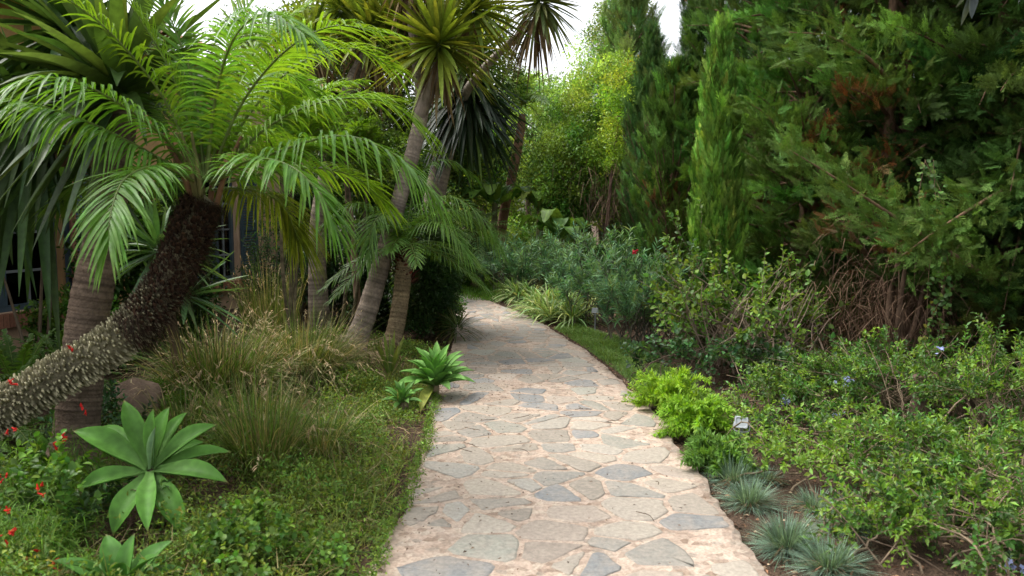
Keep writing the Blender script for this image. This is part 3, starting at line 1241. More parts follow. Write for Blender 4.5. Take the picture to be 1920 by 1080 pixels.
def house():
    t = thing("house", "ochre plastered house with dark blue-grey windows behind the palms", "house", hp(0, 0, 0))
    OC = (0.44, 0.27, 0.12)
    PK = (0.56, 0.38, 0.25)
    mb = MB()
    u0, u1 = -9.0, 7.1
    wins = [(-1.25, 0.42, 0.46, 2.3), (3.35, 4.4, 0.46, 2.2)]
    ztop = 4.05
    cur = u0
    for (a, b, z0, z1) in wins:
        hbox(mb, cur, a, -0.3, 0, -0.1, ztop, OC)
        hbox(mb, a, b, -0.3, 0, -0.1, z0, PK)
        hbox(mb, a, b, -0.3, 0, z1, ztop, OC)
        cur = b
    hbox(mb, cur, u1, -0.3, 0, -0.1, ztop, PK)
    hbox(mb, u1 - 0.3, u1, -6, -0.3, -0.1, ztop, OC)
    hbox(mb, u0, u0 + 0.3, -6, -0.3, -0.1, ztop, OC)
    hbox(mb, u0, u1, -6.3, -6, -0.1, ztop, OC)
    hbox(mb, u0 + .3, u1 - .3, -6, -0.3, -0.1, 0.02, (0.15, 0.1, 0.08))
    hbox(mb, u0 + .3, u1 - .3, -6, -0.3, 2.7, 2.8, (0.4, 0.38, 0.35))
    mb.build("wall", M_PLASTER, t, False)
    BL = (0.055, 0.085, 0.105)
    for k, (a, b, z0, z1) in enumerate(wins):
        mb = MB()
        fw = 0.07
        hbox(mb, a, b, -0.16, -0.08, z0, z0 + fw, BL)
        hbox(mb, a, b, -0.16, -0.08, z1 - fw, z1, BL)
        hbox(mb, a, a + fw, -0.16, -0.08, z0 + fw, z1 - fw, BL)
        hbox(mb, b - fw, b, -0.16, -0.08, z0 + fw, z1 - fw, BL)
        m = (a + b) / 2
        hbox(mb, m - 0.06, m + 0.06, -0.165, -0.075, z0 + fw, z1 - fw, BL)
        for zz in np.linspace(z0, z1, 5)[1:-1]:
            for (p, q) in ((a + fw, m - 0.06), (m + 0.06, b - fw)):
                hbox(mb, p, q, -0.135, -0.105, zz - 0.015, zz + 0.015, (0.2, 0.22, 0.22))
        for (p, q) in ((a + fw, m - 0.06), (m + 0.06, b - fw)):
            c2 = (p + q) / 2
            hbox(mb, c2 - 0.015, c2 + 0.015, -0.138, -0.102, z0 + fw, z1 - fw, (0.2, 0.22, 0.22))
        win = mb.build("window", M_PAINT, t, False)
        mb = MB()
        hbox(mb, a + fw, b - fw, -0.125, -0.12, z0 + fw, z1 - fw, (1, 1, 1))
        mb.build("pane", M_GLASS, win, False)
        mb = MB()
        n = int((b - a + 0.2) / 0.085)
        for i in range(n):
            p = a - 0.1 + i * 0.085
            hbox(mb, p, p + 0.073, -0.06, 0.09, z0 - 0.16, z0 - 0.004, np.array((0.30, 0.135, 0.08)) * math.exp(rng.normal(0, 0.18)))
        hbox(mb, a - 0.1, b + 0.1, -0.05, 0.08, z0 - 0.165, z0 - 0.012, (0.3, 0.25, 0.2))
        mb.build("brick_sill", M_BRICK, win, False)
        # curtain: pleated cloth hanging inside
        mb = MB()
        for (p, q) in ((a + 0.1, a + 0.42), (b - 0.5, b - 0.1)):
            us = np.linspace(p, q, 40)
            ws = -0.34 + 0.03 * np.sin(us * 70)
            V = np.array([[hp(u, w_, z0 + 0.02), hp(u, w_, z0 + (1.0 if k == 0 else 1.5))] for u, w_ in zip(us, ws)]).reshape(-1, 3)
            i = np.arange(39)[:, None] * 2
            F = np.concatenate([i, i + 2, i + 3, i + 1], 1)
            stripe = np.where((np.arange(40) // 5) % 2 == 0, 0.62, 0.38)
            mb.add(V, F, np.repeat(stripe, 2)[:, None] * A(1, 1, 0.98))
        mb.build("curtain", M_CLOTH, win)
    for (a, b) in ((4.45, 4.98), (2.77, 3.3), (0.45, 1.2), (-2.05, -1.29)):
        mb = MB()
        z0, z1 = 0.44, 2.24
        for (p, q, r, s) in ((a, b, z0, z0 + 0.08), (a, b, z1 - 0.08, z1), (a, b, 1.3, 1.38)):
            hbox(mb, p, q, 0.012, 0.05, r, s, BL)
        hbox(mb, a, a + 0.07, 0.014, 0.052, z0 + 0.002, z1 - 0.002, BL)
        hbox(mb, b - 0.07, b, 0.014, 0.052, z0 + 0.002, z1 - 0.002, BL)
        for zz in np.arange(z0 + 0.1, z1 - 0.1, 0.045):
            V = [hp(a + 0.06, 0.015, zz + 0.03), hp(b - 0.06, 0.015, zz + 0.03), hp(b - 0.06, 0.045, zz), hp(a + 0.06, 0.045, zz)]
            mb.add(V, [[0, 1, 2, 3]], A(*BL) * 1.2)
        mb.build("shutter", M_PAINT, t, False)
    # barrel tiled roof
    mb = MB()
    us = np.arange(u0 - 0.4, u1 + 0.4, 0.025)
    ws = np.linspace(0.62, -3.2, 40)
    U, Wg = np.meshgrid(us, ws)
    zz = 4.02 + (0.62 - Wg) * 0.34 + 0.055 * np.abs(np.sin(np.pi * U / 0.21)) + 0.018 * ((0.62 - Wg) / 0.32 % 1)
    V = HO + U[..., None] * HD + Wg[..., None] * HN + zz[..., None] * Z
    n = len(us)
    i = np.arange(len(ws) - 1)[:, None] * n + np.arange(n - 1)[None]
    F = np.stack([i, i + 1, i + n + 1, i + n], -1).reshape(-1, 4)
    c = A(0.34, 0.19, 0.11) * np.exp(rng.normal(0, 0.2, (40, n // 8 + 1, 1))).repeat(8, 1)[:, :n]
    mb.add(V, F, c.reshape(-1, 3))
    V = V.reshape(-1, 3)
    mb.add(V[[0, n - 1, -1, -n]] - A(0, 0, 0.1), [[0, 1, 2, 3]], A(0.4, 0.26, 0.14))
    us2 = [u0 - 0.4, u1 + 0.4]
    mb.add([hp(us2[0], -3.2, 5.35), hp(us2[1], -3.2, 5.35), hp(us2[1], -6.9, 4.05), hp(us2[0], -6.9, 4.05)], [[0, 1, 2, 3]], A(0.32, 0.17, 0.1))
    mb.build("roof", M_ROOF, t, True)
    mb = MB()
    tube(mb, [hp(0.5, 0.11, 0.05), hp(0.5, 0.11, 2), hp(0.5, 0.11, 3.9)], 0.04, 10, A(0.30, 0.13, 0.08))
    for z in (0.8, 2.0, 3.2):
        hbox(mb, 0.45, 0.55, 0.06, 0.11, z, z + 0.03, (0.25, 0.11, 0.07))
    mb.build("downpipe", M_METAL, t)


house()

# ================================================================== LEFT SIDE
# ---- the leaning date palm in front
def date_palm():
    c = P(383, 352, 4.75)
    base = A(*P(-230, 935, 4.5)[:2], 0)
    t = thing("date_palm", "small date palm with thick leaning trunk curving up to arching feather fronds", "palm", base)
    cp = [base - Z * 0.05, P(-110, 850, 4.5), P(0, 772, 4.5), P(120, 700, 4.55), P(215, 642, 4.6), P(285, 575, 4.65), P(330, 500, 4.7), P(360, 430, 4.72), P(380, 375, 4.75)]
    rad = [0.12, 0.112, 0.105, 0.102, 0.10, 0.10, 0.105, 0.108, 0.085]
    tr, q = trunk(t, cp, rad, C=(0.15, 0.135, 0.085), mat=M_STUB, flare=1.0)
    # old leaf bases set in spirals on the trunk
    q = catmull(q, 700)
    T = tangents(q[:, :3])
    n = len(q)

    def stubs(name, n0, f0, f1, size, cols, lift, mat):
        mb = MB()
        k = np.arange(n0)
        f = f0 + (f1 - f0) * (k + 0.5) / n0
        idx = np.minimum((f * (n - 1)).astype(int), n - 2)
        ph = k * 2.39996 + rng.normal(0, 0.13, n0)
        f = np.clip(f + rng.normal(0, 0.0018, n0), 0, 1)
        idx = np.minimum((f * (n - 1)).astype(int), n - 2)
        Vs, Fs, Cs = [], [], []
        for j in range(n0):
            p, tt, r = q[idx[j], :3], T[idx[j]], q[idx[j], 3]
            x = norm(np.cross(tt, A(0.1, 1, 0.2)))
            y = np.cross(tt, x)
            rd = math.cos(ph[j]) * x + math.sin(ph[j]) * y
            sd = np.cross(tt, rd)
            s = size * rng.uniform(0.75, 1.2)
            b = p + rd * r * 0.93
            o = b + rd * s * lift * rng.uniform(0.8, 1.2) + tt * s * 0.75
            V = [b - sd * s * .6 - tt * s * .45, b + sd * s * .6 - tt * s * .45, b + sd * s * .5 + tt * s * .45, b - sd * s * .5 + tt * s * .45,
                 o - sd * s * .34 - tt * s * .18, o + sd * s * .34 - tt * s * .18, o + sd * s * .26 + tt * s * .12, o - sd * s * .26 + tt * s * .12]
            m = len(Vs) * 8
            Vs.append(V)
            Fs += [[m, m + 1, m + 5, m + 4], [m + 1, m + 2, m + 6, m + 5], [m + 2, m + 3, m + 7, m + 6], [m + 3, m, m + 4, m + 7], [m + 4, m + 5, m + 6, m + 7]]
            cb = np.array(cols[0]) * math.exp(rng.normal(0, 0.2))
            ct = np.array(cols[1]) * math.exp(rng.normal(0, 0.25))
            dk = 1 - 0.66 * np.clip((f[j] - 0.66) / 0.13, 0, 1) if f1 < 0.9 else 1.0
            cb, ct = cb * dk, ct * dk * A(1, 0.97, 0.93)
            Cs.append([cb] * 4 + [ct] * 4)
        mb.add(np.array(Vs).reshape(-1, 3), Fs, np.array(Cs).reshape(-1, 3))
        return mb.build(name, mat, t, False)
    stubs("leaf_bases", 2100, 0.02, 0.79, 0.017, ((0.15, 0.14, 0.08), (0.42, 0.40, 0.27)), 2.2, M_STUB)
    stubs("fibrous_leaf_bases", 520, 0.70, 0.99, 0.027, ((0.02, 0.013, 0.01), (0.07, 0.04, 0.024)), 1.1, M_STUB)
    mb = MB()
    nn = 7000
    f = 1 - 0.34 * rng.random(nn) ** 1.2
    idx = np.minimum((f * (n - 1)).astype(int), n - 2)
    rd = norm(np.cross(T[idx], runit(nn)))
    strips(mb, q[idx, :3] + rd * q[idx, 3:4], norm(rd * 0.7 + T[idx] * 0.5 + runit(nn) * 0.4), rng.uniform(0.04, 0.11, nn), 0.004, 0.8, 3, None, prof_grass, vcol((0.04, 0.024, 0.016), nn, 0.5))
    mb.build("trunk_fibre", M_DRY, t)
    G1, G2 = (0.10, 0.235, 0.03), (0.15, 0.30, 0.055)
    Y1, Y2 = (0.16, 0.30, 0.025), (0.24, 0.38, 0.04)
    S = dict(nleaf=62, ll=0.35, lw=0.0165)
    spec = [
        # (control points px,py,D), colours, options
        ([(375, 345, 4.7), (300, 312, 4.35), (235, 335, 4.0), (208, 400, 3.75), (205, 455, 3.65)], G1, G2, dict(droop=0.55, vee=0.15, nleaf=54, lw=0.018, ll=0.31)),
        ([(395, 345, 4.7), (470, 300, 4.35), (545, 312, 4.1), (600, 365, 3.95), (625, 420, 3.9)], G1, G2, dict(droop=0.6, vee=0.15, nleaf=54, lw=0.018, ll=0.31)),
        ([(372, 340, 4.75), (300, 250, 4.5), (170, 165, 4.2), (60, 150, 3.95), (-60, 215, 3.8)], G1, G2, dict(droop=0.75, vee=0.2)),
        ([(370, 340, 4.75), (260, 275, 4.5), (130, 215, 4.3), (0, 185, 4.1), (-120, 200, 4.0)], G1, G2, dict(droop=0.8, vee=0.1)),
        ([(376, 338, 4.75), (310, 190, 4.7), (215, 70, 4.5), (110, -10, 4.3), (0, -40, 4.2)], Y1, Y2, dict(droop=0.45)),
        ([(380, 336, 4.8), (330, 160, 4.85), (265, 40, 4.8), (190, -60, 4.7)], Y1, Y2, dict(droop=0.35)),
        ([(383, 336, 4.8), (365, 170, 5.0), (330, 60, 5.1), (290, -30, 5.1)], G1, Y2, dict(droop=0.3)),
        ([(387, 336, 4.75), (405, 180, 4.7), (440, 70, 4.5), (500, 25, 4.2), (565, 60, 4.0)], G1, G2, dict(droop=0.6)),
        ([(390, 336, 4.8), (430, 190, 5.0), (490, 80, 5.2), (580, 10, 5.3)], Y1, Y2, dict(droop=0.35)),
        ([(393, 338, 4.8), (470, 210, 5.0), (560, 120, 5.2), (660, 90, 5.3), (740, 130, 5.3)], Y1, Y2, dict(droop=0.5)),
        ([(396, 340, 4.8), (500, 240, 4.9), (610, 190, 4.9), (720, 190, 4.9), (790, 240, 4.9)], G1, Y2, dict(droop=0.6)),
        ([(398, 342, 4.75), (520, 285, 4.6), (640, 255, 4.45), (740, 290, 4.3), (815, 365, 4.2)], G1, G2, dict(droop=0.7, vee=0.15)),
        ([(398, 348, 4.75), (500, 325, 4.9), (590, 315, 5.0), (670, 335, 5.05), (725, 385, 5.1)], Y1, Y2, dict(droop=0.55, ll=0.28)),
        ([(395, 355, 4.8), (470, 355, 5.1), (530, 385, 5.3), (560, 450, 5.4)], (0.10, 0.14, 0.02), (0.16, 0.20, 0.03), dict(droop=0.8)),  # shaded frond: the shade is put into its duller leaf colours
        ([(380, 345, 4.85), (340, 250, 5.2), (270, 180, 5.5), (180, 170, 5.7), (100, 230, 5.8)], G1, G2, dict(droop=0.6)),
        ([(384, 340, 4.85), (375, 230, 5.2), (345, 130, 5.5), (290, 80, 5.7), (220, 90, 5.8)], G1, Y2, dict(droop=0.45)),
        ([(388, 340, 4.85), (420, 230, 5.3), (470, 150, 5.7), (540, 140, 6.0), (610, 190, 6.1)], G1, G2, dict(droop=0.6)),
        ([(384, 338, 4.8), (398, 220, 4.95), (420, 110, 5.1), (460, 20, 5.2), (520, -50, 5.25)], Y1, Y2, dict(droop=0.3)),
        ([(372, 350, 4.8), (290, 330, 5.1), (190, 330, 5.3), (110, 380, 5.4)], G1, (0.12, 0.2, 0.05), dict(droop=0.75)),
        ([(392, 338, 4.8), (450, 200, 4.75), (530, 100, 4.6), (620, 50, 4.45), (715, 60, 4.3)], Y1, Y2, dict(droop=0.5)),
    ]
    for cp, cb, ct, kw in spec:
        k = dict(S)
        k.update(kw)
        frond_mesh([P(*p) for p in cp], Cb=cb, Ct=ct, roll=rng.normal(0, 0.12), **k).build("frond", M_PALM, t)
    # upright spear leaves and woody stalks at the heart
    mb = MB()
    for k in range(16):
        a = rng.uniform(0, 6.28)
        b = c + A(math.cos(a) * 0.06, math.sin(a) * 0.06, -0.12)
        tube(mb, catmull([b, b + A(math.cos(a) * 0.06, math.sin(a) * 0.06, 0.2), b + A(math.cos(a) * 0.16, math.sin(a) * 0.16, 0.42)], 8), np.linspace(0.018, 0.008, 8), 5, A(0.16, 0.15, 0.06) if k % 3 else A(0.2, 0.11, 0.06))
    mb.build("frond_stalks", M_BARK, t)


date_palm()

# ---- the thick ringed trunk behind it, carrying broad strap leaves
def ringed_tree():
    base = A(*P(135, 905, 4.95)[:2], -0.05)
    t = thing("yucca_tree", "thick ringed upright yucca trunk left of the leaning palm, with broad strap leaves", "tree", base, "yucca trees of the left bed")
    cp = [base, P(142, 820, 4.95), P(152, 720, 5.0), P(163, 610, 5.05), P(184, 490, 5.1), P(205, 370, 5.15), P(222, 250, 5.2), P(228, 190, 5.2)]
    trunk(t, cp, [0.165, 0.135, 0.125, 0.122, 0.115, 0.105, 0.10, 0.09], C=(0.15, 0.11, 0.08), ring=0.03, per=0.026, nseg=16, flare=1.2)
    c = P(228, 180, 5.2)
    rosette(t, c, A(-0.1, -0.1, 1), n=80, L=0.95, W=0.09, th=(0.1, 1.5), droop=0.35, Cb=(0.06, 0.11, 0.03), Ct=(0.08, 0.14, 0.04), skirt=0)
    # long leaves that hang or reach toward the camera
    mb = MB()
    ends = [((-10, 100, 4.2), .15), ((20, 20, 4.4), .10), ((60, 470, 4.6), .08), ((110, 460, 4.5), .08), ((-20, 400, 4.6), .09), ((20, 440, 4.8), .09), ((150, 470, 4.7), .08), ((0, 330, 4.5), .09),
            ((40, 420, 5.2), .09), ((-30, 370, 5.0), .08), ((85, 440, 5.4), .08), ((180, 460, 5.5), .07), ((-40, 200, 4.7), .09), ((70, 380, 4.9), .09), ((-10, 420, 5.4), .09)]
    for (e, wd) in ends:
        tip = P(*e)
        d = tip - c
        L = np.linalg.norm(d)
        up = d / L + Z * 0.35
        g = 0.35 * np.linalg.norm(up)
        D = norm(up)
        strips(mb, c[None], D[None], L * np.linalg.norm(up), wd, 0.35 / np.linalg.norm(up), 10, None, prof_strap, vcol((0.05, 0.085, 0.035), 1, 0.2) if e[1] > 150 else A([0.13, 0.2, 0.08]), None, 0, 0.35)
    mb.build("hanging_leaves", M_YUCCA, t)
    for (e, ax, n, L, mid) in (((70, 235, 5.9), (-0.4, -0.4, 0.8), 90, 0.95, (130, 260, 5.7)), ((130, 70, 5.7), (-0.2, -0.3, 1), 80, 0.9, (190, 160, 5.4)), ((-20, 240, 6.3), (-0.3, -0.5, 0.5), 80, 0.8, (60, 290, 6.2))):
        mb = MB()
        q = P(*e)
        tube(mb, catmull([P(215, 300, 5.18), P(*mid), q], 16), np.linspace(0.07, 0.05, 16), 8, A(0.15, 0.10, 0.07))
        mb.build("branch", M_BARK, t)
        rosette(t, q, A(*ax), n=n, L=L, W=0.085, th=(0.15, 2.3), droop=0.45, Cb=(0.035, 0.075, 0.022), Ct=(0.05, 0.095, 0.03), skirt=0)


ringed_tree()


# ---- grey-trunked yucca trees of the middle distance
def yucca_trees():
    g = "yucca trees of the left bed"
    BR = (0.23, 0.185, 0.15)
    b = GX(597, 10.0, -0.05)
    t = thing("yucca_tree", "straight grey yucca trunk rising from the tall dry grass, leafy head above", "tree", b, g)
    trunk(t, [b, P(597, 560, 10), P(595, 480, 10), P(600, 400, 10), P(622, 290, 10), P(650, 180, 10), P(688, 95, 10)], [0.15, 0.125, 0.11, 0.11, 0.10, 0.09, 0.07], C=BR, ring=0.02, per=0.05)
    rosette(t, P(695, 70, 10), A(0.15, -0.15, 1), n=110, L=0.75, W=0.06, skirt=45, skirt_len=0.5, Cb=(0.16, 0.21, 0.035), Ct=(0.22, 0.27, 0.05))
    rosette(t, P(640, 25, 10.2), A(-0.1, -0.3, 1), n=100, L=0.7, W=0.055, th=(0.15, 2.2), skirt=20, skirt_len=0.45, Cb=(0.15, 0.20, 0.035), Ct=(0.21, 0.26, 0.05))
    p0 = P(622, 290, 10)
    mb = MB()
    tube(mb, catmull([p0, P(590, 190, 10.1), P(585, 110, 10.2)], 14), np.linspace(0.075, 0.06, 14), 8, A(*BR))
    mb.build("branch", M_BARK, t)
    rosette(t, P(583, 90, 10.2), A(-0.2, -0.1, 1), n=90, L=0.7, W=0.055, skirt=30, skirt_len=0.45, Cb=(0.15, 0.20, 0.035), Ct=(0.22, 0.27, 0.05))

    b = GX(652, 8.9, -0.05)
    t = thing("yucca_tree", "leaning grey yucca trunk beside the curved pygmy palm, its two heads high up", "tree", b, g)
    trunk(t, [b, P(668, 640, 8.9), P(690, 580, 9.0), P(725, 460, 9.1), P(750, 370, 9.2), P(778, 270, 9.3), P(792, 190, 9.4), P(780, 110, 9.4), P(768, 0, 9.4), P(768, -60, 9.4)], [0.17, 0.125, 0.115, 0.10, 0.09, 0.085, 0.08, 0.055, 0.05, 0.05], C=BR, ring=0.02, per=0.05)
    mb = MB()
    tube(mb, catmull([P(785, 225, 9.35), P(806, 170, 9.3), P(822, 120, 9.2)], 14), np.linspace(0.075, 0.06, 14), 8, A(*BR))
    mb.build("branch", M_BARK, t)
    rosette(t, P(824, 92, 9.2), A(0.05, -0.35, 1), n=150, L=0.78, W=0.06, th=(0.12, 2.15), skirt=34, skirt_len=0.42, Cb=(0.16, 0.21, 0.03), Ct=(0.25, 0.29, 0.05))
    rosette(t, P(885, 25, 9.6), A(0.2, -0.3, 1), n=120, L=0.75, W=0.06, th=(0.15, 2.1), skirt=25, skirt_len=0.4, Cb=(0.15, 0.20, 0.03), Ct=(0.22, 0.27, 0.05))
    rosette(t, P(742, 60, 9.9), A(-0.2, -0.4, 1), n=100, L=0.65, W=0.055, th=(0.15, 2.1), skirt=25, skirt_len=0.4, Cb=(0.14, 0.18, 0.03), Ct=(0.21, 0.25, 0.05))
    rosette(t, P(768, -70, 9.4), A(0, -0.1, 1), n=90, L=0.75, W=0.06, skirt=40, Cb=(0.12, 0.16, 0.04))

    b = GX(800, 11.4, -0.05)
    t = thing("yucca_tree", "forked yucca above the dark hedge with drooping dark leaves and a bare arm", "tree", b, g)
    trunk(t, [b, P(803, 500, 11.4), P(812, 390, 11.4), P(832, 290, 11.4), P(856, 205, 11.4), P(870, 150, 11.4)], [0.2, 0.17, 0.15, 0.14, 0.13, 0.11], C=BR, ring=0.015, per=0.06)
    mb = MB()
    tube(mb, catmull([P(858, 205, 11.3), P(885, 155, 10.7), P(935, 100, 10.2), P(1000, 42, 9.9)], 20), np.linspace(0.07, 0.038, 20), 9, A(0.3, 0.26, 0.22))
    mb.build("branch", M_BARK, t)
    rosette(t, P(1012, 12, 9.8), A(0.35, -0.25, 1), n=130, L=0.55, W=0.045, th=(0.12, 2.3), skirt=60, skirt_len=0.5, Cb=(0.10, 0.13, 0.04), Ct=(0.15, 0.17, 0.07))
    rosette(t, P(880, 120, 11.4), A(0.15, -0.2, 1), n=140, L=0.85, W=0.065, th=(0.12, 2.0), skirt=30, skirt_len=0.6, Cb=(0.11, 0.17, 0.035), Ct=(0.13, 0.19, 0.05))
    mb = MB()
    c = P(878, 150, 11.35)
    n = 170
    ph = rng.uniform(0, 6.28, n)
    d = norm(np.stack([np.cos(ph) * 0.75 + 0.12, np.sin(ph) * 0.75 - 0.15, rng.uniform(-0.9, 0.1, n)], 1))
    strips(mb, c + d * 0.08 - Z * rng.uniform(0, 0.5, (n, 1)), d, rng.uniform(0.65, 1.05, n), 0.065, 0.45, 6, None, prof_strap, vcol((0.022, 0.042, 0.022), n, 0.3), None, 0, 0.5)
    mb.build("drooping_leaves", M_YUCCA, t)

    b = GX(672, 9.6, -0.05)
    t = thing("sapling", "thin bare reddish sapling stem between the two grey yucca trunks", "tree", b)
    trunk(t, [b, P(670, 560, 9.6), P(664, 480, 9.6), P(657, 410, 9.6), P(650, 330, 9.6), P(655, 250, 9.6)], [0.05, 0.042, 0.04, 0.036, 0.03, 0.02], C=(0.27, 0.18, 0.13), flare=1.1)
    ml = MB()
    leafy_mass(ml, ell_points(26, P(655, 270, 9.6), (0.5, 0.45, 0.4)), np.full(26, 0.2), 60, (0.08, 0.035), (0.12, 0.2, 0.05))
    ml.build("crown", M_LEAF, t)


yucca_trees()


# ---- pygmy date palms
def pygmy(label, base, cp, rad, c, n, length, dark=True, el=(0.0, 1.2), Cb=(0.10, 0.2, 0.04), Ct=(0.15, 0.27, 0.07), group="pygmy date palms", extra=()):
    t = thing("pygmy_palm", label, "palm", base, group)
    tr, q = trunk(t, cp, rad, C=(0.20, 0.15, 0.09), ring=0.09, per=0.04, nseg=12, flare=1.1, mat=M_STUB)
    mb = MB()
    k = 150
    ph = np.arange(k) * 2.4
    zz = np.linspace(-0.42, 0.05, k)
    rd = np.stack([np.cos(ph), np.sin(ph), np.zeros(k)], 1)
    strips(mb, c + rd * 0.07 + Z * zz[:, None], norm(rd * 0.8 + Z * 0.6), rng.uniform(0.06, 0.14, k), 0.05, 0.1, 3, None, prof_strap, vcol((0.09, 0.035, 0.025), k, 0.35), None, 0, 0.4)
    mb.build("fibrous_leaf_bases", M_DRY, t)
    random_fronds(t, c, n, length, el=el, nleaf=36, ll=0.2, lw=0.015, droop=0.5, Cb=Cb, Ct=Ct)
    for cpx in extra:
        frond_mesh([P(*p) for p in cpx], nleaf=44, ll=0.30, lw=0.017, droop=0.8, Cb=Cb, Ct=Ct).build("frond", M_PALM, t)
    return t


b = GX(690, 8.7, -0.03)
pygmy("pygmy date palm with curved scaly trunk beside the leaning yucca trunk", b,
      [b, P(718, 672, 8.75), P(738, 630, 8.8), P(750, 570, 8.9), P(757, 510, 8.95), P(760, 470, 9.0)], [0.11, 0.1, 0.095, 0.09, 0.09, 0.08], P(760, 462, 9.0), 18, 0.95,
      extra=[[(762, 455, 9), (800, 385, 8.9), (850, 370, 8.8), (905, 410, 8.7), (935, 465, 8.6)], [(762, 455, 9), (810, 400, 9.2), (870, 400, 9.4), (920, 450, 9.5)],
             [(762, 455, 9), (800, 420, 8.7), (840, 425, 8.5), (880, 480, 8.4)], [(760, 455, 9), (700, 390, 8.8), (650, 385, 8.6), (600, 430, 8.5)],
             [(760, 455, 9), (780, 340, 9.2), (830, 300, 9.3), (890, 330, 9.4)], [(760, 455, 9), (730, 400, 8.6), (700, 420, 8.3), (690, 480, 8.2)]])
b = GX(893, 17.2, -0.03)
pygmy("small far pygmy palm at the end of the path with drooping fronds", b, [b, P(893, 510, 17.2), P(892, 470, 17.2), P(891, 445, 17.2)], [0.13, 0.11, 0.1, 0.09], P(891, 438, 17.2), 20, 1.35,
      Cb=(0.12, 0.23, 0.07), Ct=(0.2, 0.33, 0.12))


# ---- a feathery palm farther back, its stems hidden in the grass
def back_palm():
    b = GX(548, 8.3, -0.03)
    t = thing("feather_palm", "feathery yellow-green palm behind the leaning palm, its thin stems rising from the grass", "palm", b)
    for k, (px, py, D) in enumerate(((528, 330, 8.2), (572, 300, 8.5), (548, 240, 8.4))):
        q = P(px, py, D)
        trunk(t, [b + A(rng.normal(0, .08), rng.normal(0, .06), 0), (b + q) / 2 + rng.normal(0, 0.04, 3), q], [0.024, 0.02, 0.018], C=(0.11, 0.09, 0.055), ring=0.02, per=0.09, flare=1.2, name="stem")
        random_fronds(t, q, 10, 1.25, el=(0.75, 1.4), nleaf=44, ll=0.32, lw=0.02, droop=0.45, Cb=(0.14, 0.27, 0.025), Ct=(0.21, 0.35, 0.04))
    b = GX(640, 9.4, -0.03)
    t = thing("feather_palm", "feathery palm among the grey yucca trunks with arching fronds", "palm", b)
    for k, (px, py, D) in enumerate(((648, 300, 9.4), (690, 330, 9.6))):
        q = P(px, py, D)
        trunk(t, [b + A(rng.normal(0, .08), rng.normal(0, .06), 0), (b + q) / 2 + rng.normal(0, 0.04, 3), q], [0.024, 0.02, 0.018], C=(0.11, 0.09, 0.055), ring=0.02, per=0.09, flare=1.2, name="stem")
        random_fronds(t, q, 8, 1.0, el=(0.8, 1.4), nleaf=40, ll=0.24, lw=0.02, droop=0.5, Cb=(0.12, 0.24, 0.025), Ct=(0.19, 0.32, 0.04))


back_palm()

# ---- smaller strap plant beside the leaning palm
def strap_plant(name, label, base, n, L, W, th, axis=(0, 0, 1), Cb=(0.09, 0.18, 0.06), Ct=(0.13, 0.24, 0.08), droop=0.3, group=None, cat="plant"):
    t = thing(name, label, cat, base, group)
    rosette(t, np.asarray(base) + Z * 0.08, A(*axis), n=n, L=L, W=W, th=th, droop=droop, Cb=Cb, Ct=Ct, skirt=0, name="leaves")
    return t


def fan_sucker():
    b = GX(330, 6.6)
    t = thing("yucca_sapling", "young yucca with stiff strap leaves growing behind the leaning palm trunk", "plant", b)
    trunk(t, [b, b + A(-0.03, 0, 0.4), P(300, 480, 6.6)], [0.05, 0.045, 0.04], C=(0.16, 0.11, 0.07))
    rosette(t, P(300, 480, 6.6), A(0, -0.2, 1), n=46, L=0.62, W=0.055, th=(0.2, 2.0), droop=0.3, Cb=(0.07, 0.15, 0.06), Ct=(0.12, 0.22, 0.09), skirt=0)
    rosette(t, P(345, 560, 6.5), A(0.6, -0.3, 0.6), n=22, L=0.5, W=0.05, th=(0.2, 1.6), droop=0.2, Cb=(0.07, 0.15, 0.07), Ct=(0.14, 0.25, 0.11), skirt=0)


fan_sucker()

# ---- agaves
AGC = (0.088, 0.225, 0.036)


def main_agave():
    c = P(282, 880, 4.15)
    base = A(c[0], c[1] + 0.05, -0.02)
    t = thing("agave", "large pale green agave with broad pointed leaves in front of the brown rock", "agave", base, "agaves of the left bed")
    trunk(t, [base, base * 0.5 + c * 0.5, c - A(0, -0.02, 0.02)], [0.06, 0.05, 0.045], C=(0.2, 0.16, 0.1), flare=1.2)
    ax = norm(A(0.03, -0.5, 0.85))
    tips = [(232, 750, 4.25, .100), (318, 762, 4.3, .092), (352, 772, 4.38, .085), (408, 796, 4.25, .105), (137, 808, 4.12, .125), (434, 848, 4.2, .095), (143, 920, 3.98, .105), (428, 905, 3.98, .108),
            (212, 1004, 3.86, .125), (277, 998, 3.74, .092), (348, 1004, 3.88, .115), (288, 765, 4.2, .06), (190, 800, 4.4, .10), (385, 830, 4.45, .09)]
    for (x, y, d, wd) in tips:
        col = np.array(AGC) * math.exp(rng.normal(0, 0.12))
        agave_leaf(t, c + norm(P(x, y, d) - c) * 0.02, P(x, y, d), ax, wd * 1.05, col, arch=0.10, chan=0.24)
    agave_leaf(t, c, P(292, 800, 4.12), ax, 0.045, A(0.2, 0.32, 0.2), arch=0.02, chan=0.5)


